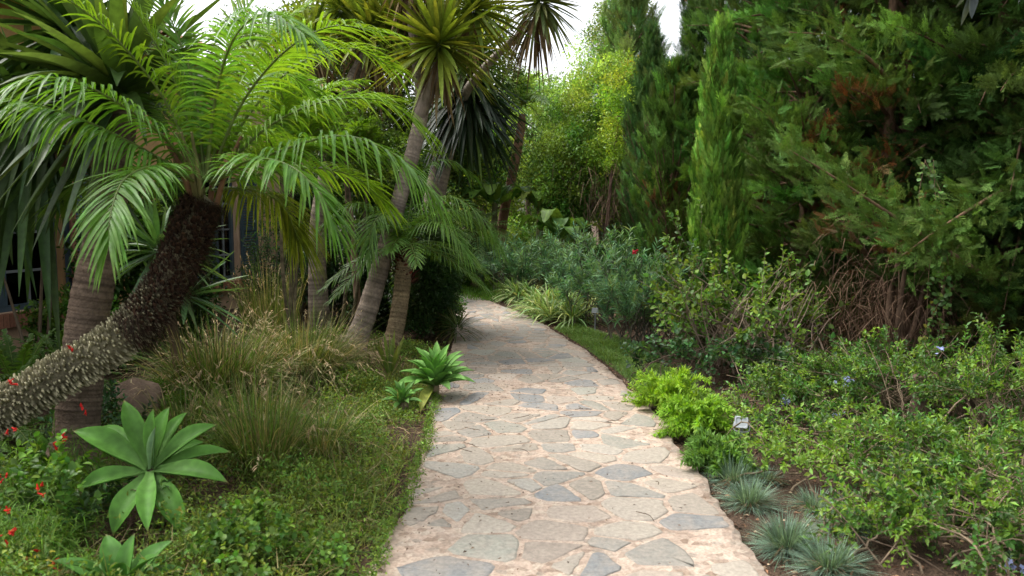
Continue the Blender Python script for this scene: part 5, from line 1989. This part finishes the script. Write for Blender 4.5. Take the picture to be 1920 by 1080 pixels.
fescue("blue fescue tuft farthest along, touching the foxtail fern", 1388, 4.72, 0.24, 700)
fescue("blue fescue tuft second along from the foxtail fern, next to bare soil", 1420, 4.35, 0.23)
fescue("round blue-green fescue tuft nearest the bottom, beside the path", 1497, 3.75, 0.25, 1100)
fescue("grey fescue tuft set back behind the round blue-green one", 1548, 4.3, 0.17, 500)
fescue("fescue tuft cut by the bottom edge of the photo", 1580, 3.5, 0.22, 900)
fescue("shaded fescue tuft at the outer side under the yellow-green sprigs", 1618, 3.95, 0.24, 600)
fescue("small fescue tuft behind the two farthest ones", 1450, 4.8, 0.14, 450)


def soft_strip():
    mb = MB()
    n = 26000
    Y = rng.uniform(6.6, 11.3, n)
    off = 0.10 + rng.random(n) * np.interp(Y, [6.6, 8.5, 11.3], [0.5, 0.62, 0.4])
    X = xr(Y) + off
    lump = 0.6 + 0.4 * np.sin(X * 9 + Y * 2) * np.cos(Y * 6.3)
    h = 0.21 * lump * rng.uniform(0.6, 1.1, n) * np.clip((off - 0.08) / 0.12, 0.3, 1)
    mixv = np.clip((8.4 - Y) / 2.2 + rng.normal(0, 0.15, n), 0, 1)[:, None]
    c = vcol((0.15, 0.24, 0.07), n, 0.2) * (1 - mixv) + vcol((0.17, 0.25, 0.17), n, 0.2) * mixv
    strips(mb, np.stack([X, Y, grid_h(X, Y)], 1), norm(runit(n) * 0.55 + Z), h, 0.006, 0.4, 3, None, prof_grass, c, c * 1.2)
    tag(mb.build("soft_grass", M_SOFT), kind="stuff")


soft_strip()


# ---- path lights
def spotlight(label, p, face, s=1.0):
    base = A(p[0], p[1], -0.03)
    t = thing("garden_spotlight", label, "garden light", base, "garden spotlights")
    mb = MB()
    tube(mb, [base, A(p[0], p[1], p[2] - 0.05 * s)], 0.012 * s, 8, A(0.25, 0.26, 0.27))
    mb.build("stake", M_PLASTIC, t)
    f = norm(A(*face))
    sd = norm(np.cross(f, Z))
    u = np.cross(sd, f)
    mb = MB()
    # bevelled box head with a recessed lens
    def ring(d, a, r=0.012):
        a1 = a * s
        out = []
        for (cx, cy) in ((1, 1), (-1, 1), (-1, -1), (1, -1)):
            for k in range(4):
                ang = math.atan2(cy, cx) - math.pi / 4 + k * math.pi / 6
                out.append(p + f * d * s + sd * (cx * (a1 - r * s) + r * s * math.cos(ang)) + u * (cy * (a1 - r * s) * 0.85 + r * s * math.sin(ang)))
        return np.array(out)
    rings = [ring(-0.05, 0.02), ring(-0.05, 0.036), ring(-0.042, 0.044), ring(0.035, 0.05), ring(0.04, 0.048), ring(0.04, 0.04), ring(0.03, 0.038)]
    V = np.concatenate(rings)
    k = 16
    F = []
    for i in range(len(rings) - 1):
        for j in range(k):
            F.append([i * k + j, i * k + (j + 1) % k, (i + 1) * k + (j + 1) % k, (i + 1) * k + j])
    mb.add(V, F, A(0.52, 0.54, 0.57))
    mb.add(np.vstack([rings[0], rings[0].mean(0)]), [[j, (j + 1) % k, k] for j in range(k)], A(0.52, 0.54, 0.57))
    mb.build("lamp_head", M_PLASTIC, t, False)
    mb = MB()
    r2 = ring(0.031, 0.0385)
    mb.add(np.vstack([r2, r2.mean(0) + f * 0.004]), [[j, (j + 1) % k, k] for j in range(k)], A(0.5, 0.53, 0.55))
    mb.build("lens", M_PLASTIC, t, True)
    mb = MB()
    tube(mb, catmull([p - u * 0.075 * s, p - u * 0.06 * s - sd * 0.056 * s, p - sd * 0.056 * s], 8), 0.005 * s, 5, A(0.4, 0.42, 0.44))
    tube(mb, catmull([p - u * 0.075 * s, p - u * 0.06 * s + sd * 0.056 * s, p + sd * 0.056 * s], 8), 0.005 * s, 5, A(0.4, 0.42, 0.44))
    mb.build("bracket", M_PLASTIC, t)


spotlight("white square garden spotlight at the end of the foxtail ferns", P(1391, 792, 5.15), (-0.35, -0.8, 0.25), 0.85)
spotlight("small pale garden spotlight in the shade below the middle oleander", P(1116, 582, 11.0), (-0.3, -0.8, 0.1), 0.8)


# ---- plumbago
def petals(parent, p, n=7, s=0.02, C=(0.42, 0.47, 0.75)):
    for k in range(n):
        mb = MB()
        q = p + rng.normal(0, 0.02, 3)
        ax = norm(A(0, -0.6, 0.7) + runit(1)[0] * 0.6)
        x = norm(np.cross(ax, runit(1)[0]))
        y = np.cross(ax, x)
        a = np.arange(5) * 2 * math.pi / 5
        d = norm(np.cos(a)[:, None] * x + np.sin(a)[:, None] * y + ax * 0.15)
        leaves(mb, np.tile(q, (5, 1)), d, np.tile(ax, (5, 1)), s * 0.75, s * 0.6, np.array(C) * math.exp(rng.normal(0, 0.12)), "m")
        tube(mb, [q - ax * s * 0.9, q], 0.0016, 4, A(0.4, 0.42, 0.6))
        mb.build("flower", M_PETAL, parent)


gP = "plumbago bushes on the right"
PL, PY = (0.072, 0.155, 0.034), (0.19, 0.32, 0.055)


def plumbago(label, px, D, cz, rad, nst, flowers, dx=0.0, leaf=(0.042, 0.019), ntw=9, young=0.38):
    b = GX(px, D)
    t = shrub("plumbago", label, "flowering shrub", b, b + A(dx, 0, cz), rad, nst, ntw, 14, leaf, PL, PY, young, 0.007, (0.2, 0.15, 0.10), (0.1, 0.28), gP, tmin=0.45, bspread=0.3, hang=0.3, upb=0.45, tmpl="s")
    mb = MB()
    for k in range(int(nst * 0.9) if nst > 24 else 0):
        a = rng.uniform(0, 6.28)
        s0 = b + A(rng.normal(0, rad[0] * 0.4), rng.normal(0, rad[1] * 0.4), 0)
        l = rng.uniform(0.4, 1.0) * rad[0]
        e = s0 + A(math.cos(a) * l, math.sin(a) * l * 0.7, rng.uniform(0.3, 1.0) * (cz + rad[2]))
        tube(mb, catmull([s0, (s0 + e) / 2 + A(0, 0, 0.06) + rng.normal(0, 0.04, 3), e], 9), np.linspace(0.005, 0.002, 9), 4, A(0.22, 0.16, 0.11) * math.exp(rng.normal(0, 0.25)), 0, False)
    if nst > 24:
        mb.build("bare_twigs", M_BARK, t)
    for f in flowers:
        petals(t, P(*f))
    return t


plumbago("large sprawling plumbago behind the stumps with pale blue flowers on top", 1690, 6.3, 0.32, (1.0, 0.5, 0.32), 58, [(1592, 712, 6.0), (1567, 775, 5.9), (1762, 655, 6.2), (1580, 722, 6.0)])
plumbago("plumbago spreading low behind the white spotlight", 1500, 6.2, 0.18, (0.55, 0.4, 0.24), 22, [(1476, 748, 6.0), (1470, 758, 6.0)])
plumbago("plumbago at the right edge over the tree stumps", 1900, 5.6, 0.42, (0.65, 0.5, 0.36), 32, [])
plumbago("yellow-green plumbago leaning over the fescue tufts with two pale blue flowers", 1750, 4.5, 0.13, (0.6, 0.45, 0.24), 28, [(1790, 937, 4.2), (1680, 965, 4.15), (1797, 935, 4.2)])
plumbago("plumbago in the bottom right corner with pale blue flowers", 1830, 3.75, 0.11, (0.6, 0.45, 0.22), 38, [(1888, 1062, 3.45), (1905, 1070, 3.45)])
plumbago("small bright sprigs reaching out over the tufts", 1520, 4.75, 0.16, (0.25, 0.3, 0.16), 10, [], young=0.95)
plumbago("plumbago filling the gap between the two stumps and the corner bush", 1860, 4.9, 0.12, (0.6, 0.35, 0.2), 18, [], young=0.25)
plumbago("dull plumbago shoots on bare soil between spotlight and fescue tufts", 1560, 5.4, 0.10, (0.6, 0.4, 0.16), 14, [], young=0.3)

def stump(label, px, D, h, r):
    b = GX(px, D, -0.03)
    t = thing("tree_stump", label, "stump", b, "tree stumps under the plumbago")
    trunk(t, [b, b + A(0.01, 0, h * 0.5), b + A(-0.01, 0.01, h)], [r * 1.15, r, r * 0.92], C=(0.10, 0.07, 0.05), nseg=14, flare=1.3)


stump("brown tree stump in the plumbago shade, left one of the pair", 1742, 5.9, 0.42, 0.07)
stump("brown tree stump in the plumbago shade, right one of the pair", 1828, 5.95, 0.42, 0.055)

# ---- conifers
DK = (0.058, 0.103, 0.026)
gC = "dark conifers of the right hedge row"


def pf(r, top=0.12, low=0.55, k=0.25):
    return lambda h: r * np.interp(h, [0, 0.12, k, 0.6, 0.85, 1], [low, 0.85, 1.0, 0.9, 0.6, top])


BG = (0.095, 0.165, 0.04)
conifer("juniper", "large dark juniper at the right edge with one long pale bough across it", GX(1935, 8.4, -0.05), 6.0, pf(1.6), 250, 105, 0.4, -0.42, 0.20, (0.056, 0.10, 0.026), 0.1, 0.11, gC, 0.03, trunks=2, evar=0.4, up=0.6,
        extra=[([P(1940, 590, 8.2), P(1820, 500, 7.6), P(1690, 415, 7.2), P(1560, 330, 7.1), P(1470, 275, 7.2)], 800, 0.22, BG), ([P(1930, 330, 8.2), P(1840, 380, 7.3), P(1760, 430, 7.0), P(1690, 480, 6.9)], 460, 0.18, BG)])
conifer("juniper", "dark juniper with brown dead patches above the twiggy hibiscus", GX(1690, 9.1, -0.05), 6.2, pf(1.3), 250, 98, 0.45, -0.38, 0.19, DK, 0.1, 0.10, gC, 0.07, trunks=3, evar=0.45, up=0.65, lib=SPRAYS + SPRAYS_FINE,
        extra=[([P(1690, 190, 9), P(1640, 120, 8.3), P(1560, 70, 7.9), P(1480, 60, 7.8)], 420, 0.22, BG), ([P(1690, 440, 8.8), P(1640, 370, 8.3), P(1610, 330, 8.1)], 50, 0.14, (0.12, 0.06, 0.03)), ([P(1640, 500, 8.8), P(1590, 430, 8.3), P(1560, 400, 8.1)], 40, 0.14, (0.13, 0.065, 0.035))])
conifer("juniper", "dark olive juniper between the brown patched one and the pale cypress", GX(1510, 10.0, -0.05), 6.6, pf(1.05), 250, 88, 0.7, -0.3, 0.18, (0.078, 0.15, 0.034), 0.1, 0.09, gC, 0.04, evar=0.4, up=0.7, lib=SPRAYS + SPRAYS_FINE,
        extra=[([P(1500, 330, 9.8), P(1450, 230, 9.2), P(1400, 190, 9.0)], 320, 0.18, (0.10, 0.18, 0.04))])
conifer("juniper", "tall juniper behind the pale cypress with a dense dark crown", GX(1425, 12.2, -0.05), 7.5, pf(1.15), 230, 76, 0.8, -0.2, 0.19, (0.078, 0.15, 0.034), 0.1, 0.12, gC, 0.02, evar=0.35, up=0.7, lib=SPRAYS + SPRAYS_FINE)
conifer("juniper", "dark juniper set back behind the two nearest ones", GX(1800, 10.8, -0.05), 7.0, pf(1.7), 210, 76, 0.4, -0.35, 0.24, (0.04, 0.085, 0.026), 0.1, 0.12, gC, 0.03, evar=0.3)
conifer("juniper", "dark juniper beyond the right edge, only its boughs in view", GX(2120, 7.6, -0.05), 5.5, pf(1.4), 150, 80, 0.3, -0.35, 0.21, (0.055, 0.10, 0.027), 0.2, 0.12, gC, 0.02, evar=0.35)

def dead_twig_mass():
    b = GX(1690, 8.2, -0.02)
    t = thing("dead_shrub", "brown dead twigs tangled round the bare juniper stems above the plumbago", "shrub", b)
    mb = MB()
    for k in range(9):
        s = b + A(rng.normal(0, 0.16), rng.normal(0, 0.1), 0)
        e = s + A(rng.normal(0, 0.25), rng.normal(0, 0.12), rng.uniform(0.8, 1.5))
        tube(mb, catmull([s, (s + e) / 2 + rng.normal(0, 0.06, 3), e], 12), np.linspace(0.04, 0.012, 12), 7, A(0.17, 0.11, 0.075) * math.exp(rng.normal(0, 0.2)), 0, False)
    mb.build("stems", M_BARK, t)
    mb = MB()
    n = 2600
    p = b + A(0, 0, 0.62) + rng.normal(0, 1, (n, 3)) * A(0.42, 0.2, 0.36)
    p[:, 2] = np.maximum(p[:, 2], 0.02)
    strips(mb, p, norm(runit(n) + A(0, 0, -0.5)), rng.uniform(0.12, 0.4, n), 0.006, rng.uniform(0, 0.5, n), 4, None, prof_grass, pick(A([0.20, 0.125, 0.08], [0.14, 0.085, 0.055], [0.27, 0.18, 0.12], [0.10, 0.06, 0.04]), n))
    mb.build("dead_twigs", M_DRY, t)


dead_twig_mass()

gY = "columnar cypresses"
conifer("cypress", "slim pale green columnar cypress in front of the dark junipers", GX(1345, 9.6, -0.05), 3.62, lambda h: 0.33 * np.interp(h, [0, 0.15, 0.45, 0.8, 1], [0.8, 1, 0.85, 0.45, 0.06]), 620, 20, 1.5, 0.9, 0.15, (0.13, 0.24, 0.045), 0.15, 0.05, gY, 0.0, lib=SPRAYS_FINE, up=1.2, fan=0.3)
conifer("cypress", "tall dark cypress right of the gap of sky", GX(1308, 14.0, -0.05), 8.0, lambda h: 0.36 * np.interp(h, [0, 0.15, 0.5, 0.85, 1], [0.7, 1, 1, 0.7, 0.1]), 520, 24, 1.3, 0.6, 0.22, (0.045, 0.095, 0.028), 0.2, 0.1, gY, 0.01, lib=SPRAYS_FINE, up=0.9, fan=0.3)
conifer("cypress", "tall cypress left of the gap of sky, its top thin and pale", GX(1218, 15.5, -0.05), 4.9, lambda h: 0.52 * np.interp(h, [0, 0.15, 0.5, 0.75, 1], [0.8, 1, 0.95, 0.5, 0.12]), 520, 24, 1.3, 0.6, 0.22, (0.065, 0.13, 0.045), 0.2, 0.1, gY, 0.01, lib=SPRAYS_FINE, up=0.9, fan=0.3)
conifer("cypress", "mid green cypress standing behind the pale slim one", GX(1385, 13.0, -0.05), 6.8, lambda h: 0.55 * np.interp(h, [0, 0.15, 0.5, 0.85, 1], [0.8, 1, 1, 0.7, 0.1]), 380, 20, 1.3, 0.6, 0.22, (0.065, 0.125, 0.032), 0.2, 0.1, gY, 0.01, lib=SPRAYS_FINE, up=0.9, fan=0.3)
conifer("cypress", "cypress with olive foliage between the gap of sky and the yellow-green tree", GX(1262, 13.2, -0.05), 3.9, lambda h: 0.7 * np.interp(h, [0, 0.15, 0.5, 0.75, 1], [0.6, 1, 0.9, 0.6, 0.15]), 320, 20, 1.1, 0.4, 0.22, (0.075, 0.14, 0.032), 0.2, 0.1, gY, 0.03, up=0.7, fan=0.3)
conifer("cypress", "tall feathery olive cypress rising behind the one left of the sky gap", GX(1178, 18, -0.05), 7.4, lambda h: 0.72 * np.interp(h, [0, 0.15, 0.5, 0.75, 1], [0.6, 1, 1, 0.6, 0.15]), 300, 20, 1.1, 0.2, 0.3, (0.15, 0.23, 0.08), 0.4, 0.12, gY, 0.0, up=0.7, fan=0.3)

# ---- ivy
def ivy():
    b = A(*P(1752, 420, 7.35)[:2], 0)
    top = P(1735, 300, 7.5)
    t = thing("ivy", "trailing ivy strand with pale leaves hanging down the dark juniper", "climber", top)
    mb, ml = MB(), MB()
    for k in range(4):
        cp = [P(1735 + rng.normal(0, 10), 300, 7.5), P(1752 + rng.normal(0, 12), 380, 7.3), P(1745 + rng.normal(0, 14), 450, 7.25), P(1755 + rng.normal(0, 16), 520, 7.25), P(1742 + rng.normal(0, 20), 640, 7.25)]
        pts = catmull(cp, 60)
        tube(mb, pts, 0.003, 4, A(0.15, 0.1, 0.06), 0, False)
        n = 70
        i = rng.integers(0, 60, n)
        c = vcol((0.09, 0.17, 0.045), n, 0.25)
        y = rng.random(n) < 0.12
        c[y] = vcol((0.25, 0.27, 0.07), y.sum(), 0.2)
        leaves(ml, pts[i] + rng.normal(0, 0.025, (n, 3)), norm(runit(n) + A(0, -0.5, -0.3)), norm(A(0, -0.8, 0.5) + runit(n) * 0.5), rng.uniform(0.03, 0.06, n), rng.uniform(0.03, 0.055, n), c, "m")
    mb.build("stem", M_BARK, t)
    ml.build("leaves", M_LEAF, t)


ivy()


def dangling():
    top = P(1830, -30, 5.0)
    t = thing("hanging_twig", "blurred grey-blue folded leaves dangling at the top edge", "leaf", top)
    mb = MB()
    tube(mb, catmull([P(1830, -200, 5.6), P(1832, -100, 5.3), top], 10), 0.006, 5, A(0.2, 0.2, 0.2))
    mb.build("stem", M_BARK, t)
    mb = MB()
    for (e, wd) in (((1802, 48, 5.0), .05), ((1822, 35, 4.95), .06), ((1792, 15, 5.0), .05)):
        d = P(*e) - top
        strips(mb, top[None], norm(d)[None], np.linalg.norm(d), wd * 1.4, 0.0, 8, norm(A(1, 0.3, 0.5))[None], prof_strap, A(0.07, 0.085, 0.10), None, 0, 0.5)
    mb.build("leaves", M_YUCCA, t)


dangling()

# ---- far end
gT = "leafy trees beyond the bend"  # far glow and haze are put into the brighter trees' leaf colours
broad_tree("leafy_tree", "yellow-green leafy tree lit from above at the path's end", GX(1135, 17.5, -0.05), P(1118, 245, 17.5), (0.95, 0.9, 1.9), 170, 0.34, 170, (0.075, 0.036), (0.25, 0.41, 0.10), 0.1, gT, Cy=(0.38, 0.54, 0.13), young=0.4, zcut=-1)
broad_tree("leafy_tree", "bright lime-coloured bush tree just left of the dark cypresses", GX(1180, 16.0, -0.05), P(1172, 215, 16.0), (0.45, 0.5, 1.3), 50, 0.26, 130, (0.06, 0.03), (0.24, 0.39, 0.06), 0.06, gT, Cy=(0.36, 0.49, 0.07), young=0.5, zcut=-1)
broad_tree("leafy_tree", "dark green leafy tree below the lime-coloured one with hanging dead vines", GX(1100, 16.8, -0.05), P(1070, 330, 16.8), (0.9, 0.7, 1.1), 120, 0.3, 160, (0.075, 0.036), (0.12, 0.22, 0.045), 0.09, gT, Cy=(0.18, 0.27, 0.05), young=0.3, zcut=-1)
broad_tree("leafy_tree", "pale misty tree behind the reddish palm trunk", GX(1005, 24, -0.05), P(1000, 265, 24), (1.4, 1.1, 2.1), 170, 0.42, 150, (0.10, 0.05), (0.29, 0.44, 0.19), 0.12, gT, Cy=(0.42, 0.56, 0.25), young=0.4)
broad_tree("leafy_tree", "tall thin-leaved tree whose top reaches the gap of white sky", GX(1150, 23, -0.05), P(1160, 110, 23), (0.95, 1.0, 2.2), 140, 0.42, 130, (0.09, 0.04), (0.19, 0.28, 0.09), 0.13, gT, zcut=-1)
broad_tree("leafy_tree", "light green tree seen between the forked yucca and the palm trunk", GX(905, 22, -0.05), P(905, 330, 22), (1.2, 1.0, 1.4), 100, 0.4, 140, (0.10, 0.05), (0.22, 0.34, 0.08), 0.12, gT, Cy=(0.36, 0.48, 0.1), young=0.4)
broad_tree("leafy_tree", "dense green tree behind the yucca heads", GX(760, 18, -0.05), P(745, 185, 18), (2.7, 1.4, 3.2), 380, 0.5, 150, (0.11, 0.055), (0.05, 0.085, 0.025), 0.15, gT, Cy=(0.15, 0.21, 0.04), young=0.3)
broad_tree("leafy_tree", "low branching tree filling the space between house and yucca trunks", GX(690, 15, -0.05), P(690, 350, 15), (1.25, 0.8, 0.95), 130, 0.3, 150, (0.085, 0.04), (0.06, 0.115, 0.028), 0.09, gT, Cy=(0.15, 0.23, 0.04), young=0.25)
broad_tree("leafy_tree", "small leafed tree above the house roof behind the leaning palm", GX(520, 20, -0.05), P(520, 110, 20), (1.7, 1.2, 1.3), 90, 0.42, 130, (0.09, 0.045), (0.07, 0.12, 0.04), 0.14, gT, Cy=(0.18, 0.25, 0.06), young=0.3)
broad_tree("leafy_tree", "dark tree behind the brown dead vines and cypresses", GX(1180, 20.5, -0.05), P(1190, 330, 20.5), (1.7, 1.0, 1.8), 110, 0.45, 130, (0.11, 0.05), (0.05, 0.09, 0.025), 0.14, gT)
broad_tree("leafy_tree", "far tree closing the view beyond the lawn", GX(960, 30, -0.05), P(960, 380, 30), (3.0, 1.5, 1.5), 130, 0.6, 130, (0.14, 0.07), (0.14, 0.23, 0.06), 0.18, gT, Cy=(0.2, 0.29, 0.07))
broad_tree("leafy_tree", "far tree behind the misty one, right of the palm trunk", GX(1090, 31, -0.05), P(1090, 330, 31), (2.2, 1.5, 2.0), 130, 0.6, 130, (0.14, 0.07), (0.19, 0.28, 0.08), 0.18, gT, Cy=(0.24, 0.32, 0.08))


def dead_vines():
    top = P(1150, 350, 15.8)
    t = thing("dead_vine", "tangle of brown dead vines hanging under the yellow-green tree", "climber", top)
    mb = MB()
    n = 260
    p = top + rng.normal(0, 1, (n, 3)) * A(0.36, 0.18, 0.35)
    d = norm(runit(n) * 0.7 + A(0, 0, -0.8))
    strips(mb, p, d, rng.uniform(0.25, 0.7, n), 0.008, rng.uniform(0, 0.5, n), 5, None, prof_grass, pick(A([0.16, 0.10, 0.07], [0.24, 0.16, 0.11], [0.12, 0.08, 0.055]), n))
    mb.build("dead_stems", M_DRY, t)
    mb = MB()
    tube(mb, catmull([GX(1130, 16.0), P(1135, 450, 16), P(1150, 300, 16), P(1165, 200, 16.1)], 20), np.linspace(0.05, 0.02, 20), 7, A(0.13, 0.08, 0.06))
    mb.build("stem", M_BARK, t)


dead_vines()


# ---- banana plants and the slender trunk
def banana(label, base, n, H, seed_az):
    t = thing("banana_plant", label, "banana plant", base, "banana plants at the bend")
    base = np.asarray(base)
    trunk(t, [base, base + A(0.02, 0, H * 0.3), base + A(0.03, 0, H * 0.6)], [0.10, 0.08, 0.06], C=(0.16, 0.15, 0.07), flare=1.1)
    c = base + A(0.03, 0, H * 0.55)
    for i in range(n):
        a = seed_az + i * 2.4
        e = rng.uniform(0.55, 1.25)
        L = rng.uniform(0.9, 1.3)
        hd = A(math.cos(a), math.sin(a), 0)
        pts = catmull([c, c + hd * L * 0.35 * math.cos(e) + Z * L * 0.4 * math.sin(e), c + hd * L * 0.8 * math.cos(e) + Z * L * (0.62 * math.sin(e)), c + hd * L * 1.15 * math.cos(e) + Z * L * (0.55 * math.sin(e) - 0.15)], 26)
        T = tangents(pts)
        side = norm(np.cross(hd, Z))
        nrm = np.cross(side[None], T)
        s = np.linspace(0, 1, 26)
        w_ = 0.19 * np.interp(s, [0, 0.2, 0.28, 0.5, 0.8, 0.95, 1], [0.03, 0.05, 0.75, 1, 0.8, 0.4, 0.02])
        u = np.linspace(-1, 1, 7)
        V = pts[:, None] + side * (w_[:, None] * u)[..., None] - nrm[:, None] * (w_[:, None] * (0.25 * np.abs(u) - 0.35 * u * u))[..., None] + nrm[:, None] * (0.012 * np.sin(s * 70 + rng.uniform(0, 6)))[:, None, None] * (np.abs(u) > 0.5)[None, :, None]
        mb = MB()
        ii = np.arange(25)[:, None] * 7 + np.arange(6)[None]
        F = np.stack([ii, ii + 1, ii + 8, ii + 7], -1).reshape(-1, 4)
        cb = vcol((0.12, 0.22, 0.05), 1, 0.2)[0]
        C = cb * (1 + 0.5 * (np.abs(u) < 0.1))[None, :, None] * (1 + 0.08 * np.sin(s * 60))[:, None, None]
        mb.add(V, F, np.broadcast_to(C, V.shape).reshape(-1, 3))
        mb.build("leaf", M_LEAF, t)


banana("banana plant with broad paddle leaves right of the reddish trunk", GX(1010, 17, -0.05), 11, 2.9, 0.4)
banana("banana plant with upright leaves left of the reddish trunk", GX(925, 17.8, -0.05), 11, 3.1, 1.3)
banana("low banana plant in the shade before the dark tree", GX(1050, 16.2, -0.05), 10, 1.9, 2.2)


def slim_palm():
    b = GX(935, 18.5, -0.05)
    t = thing("slender_palm", "slender reddish peeling palm trunk leaning right between the banana plants", "palm", b)
    trunk(t, [b, P(942, 420, 18.5), P(958, 340, 18.5), P(970, 280, 18.5), P(978, 230, 18.5), P(979, 215, 18.5)], [0.12, 0.11, 0.10, 0.105, 0.09, 0.07], C=(0.30, 0.16, 0.11), flare=1.1, ring=0.08, per=0.14)
    random_fronds(t, P(982, 195, 18.5), 16, 1.2, el=(0.1, 1.3), nleaf=30, ll=0.3, lw=0.03, droop=0.5, Cb=(0.13, 0.22, 0.06), Ct=(0.2, 0.3, 0.1))


slim_palm()

# ---- bushes that close the far end and the dark undergrowth beneath the conifers
gE = "bushes closing the far end of the path"
for lab, px, D, w_, h_, C_, Y_ in (("pale green bush under the banana plants", 960, 19.5, 0.9, 0.75, (0.15, 0.27, 0.07), (0.26, 0.39, 0.1)), ("mid green bush right of the low banana plant", 1060, 18.5, 0.9, 0.8, (0.11, 0.21, 0.05), (0.2, 0.32, 0.08)),
                               ("dark bush at the foot of the cypresses beyond the oleanders", 1165, 15.2, 0.8, 0.7, (0.04, 0.085, 0.025), (0.09, 0.16, 0.04)), ("bush at the left side of the lawn behind the small far palm", 850, 17.5, 0.9, 0.8, (0.07, 0.14, 0.035), (0.14, 0.22, 0.05)),
                               ("bright bush far behind the spider plants", 1010, 22, 1.2, 1.0, (0.13, 0.22, 0.05), (0.22, 0.32, 0.07)), ("broad bush behind the far palm and yucca trunks", 720, 16, 1.7, 1.5, (0.06, 0.12, 0.03), (0.14, 0.22, 0.05))):
    p = GX(px, D)
    dense_bush("far_bush", lab, "bush", p, p + A(0, 0, h_ * 0.8), (w_, 0.6, h_), 90, 0.24, 110, (0.085, 0.035), C_, gE, Cy=Y_, young=0.3)


def undergrowth():
    mb = MB()
    n = 2600
    Y = rng.uniform(6.6, 13, n)
    X = np.interp(Y, [6.6, 13], [2.2, 2.0]) + rng.random(n) * np.interp(Y, [6.6, 13], [4.0, 3.2])
    p = np.stack([X, Y, rng.uniform(0.03, 0.42, n) * rng.random(n)], 1)
    leafy_mass(mb, p, np.full(n, 0.12), 9, (0.05, 0.028), (0.03, 0.06, 0.02))
    n = 1700
    Y = rng.uniform(3.0, 6.9, n)
    X = xr(Y) + np.interp(Y, [3.0, 4.2, 5.2, 6.9], [0.75, 0.75, 0.5, 0.6]) + rng.random(n) ** 0.8 * 2.6
    p = np.stack([X, Y, rng.uniform(0.01, 0.12, n)], 1)
    leafy_mass(mb, p, np.full(n, 0.06), 7, (0.035, 0.018), (0.05, 0.10, 0.03), Cy=(0.10, 0.18, 0.04), young=0.2)
    m = 5200
    Y = rng.uniform(7.4, 10.5, m)
    X = rng.uniform(2.6, 6.5, m)
    strips(mb, np.stack([X, Y, rng.uniform(0, 0.25, m)], 1), norm(runit(m) + Z * 0.6), rng.uniform(0.15, 0.5, m), 0.006, 0.3, 3, None, prof_grass, pick(A([0.12, 0.075, 0.05], [0.18, 0.12, 0.08], [0.07, 0.045, 0.03]), m))
    tag(mb.build("undergrowth", M_LEAF), kind="stuff")


undergrowth()

# ---- added near-black hedge behind the conifers, blocking light and horizon on the right
def back_hedge():
    b = A(8.2, 10, 0)
    t = thing("blocker_hedge", "added dark hedge behind the junipers, blocking light and horizon in the gaps", "hedge", b)
    mb = MB()
    n = 900
    Y = rng.uniform(2, 24, n)
    X = 8.2 - (Y - 10) * 0.18 + rng.uniform(-0.5, 0.5, n)
    cs = np.stack([X, Y, rng.uniform(0.1, 5.2, n)], 1)
    leafy_mass(mb, cs, np.full(n, 0.55), 70, (0.16, 0.08), (0.018, 0.034, 0.013))
    mb.build("foliage", M_LEAF, t)
    mb = MB()
    for y in np.arange(2.5, 24, 0.9):
        x = 8.2 - (y - 10) * 0.18
        tube(mb, catmull([A(x, y, -0.05), A(x + .05, y, 2), A(x, y + .1, 4.6)], 10), np.linspace(0.07, 0.02, 10), 6, A(0.1, 0.07, 0.05))
    mb.build("stems", M_BARK, t)


back_hedge()
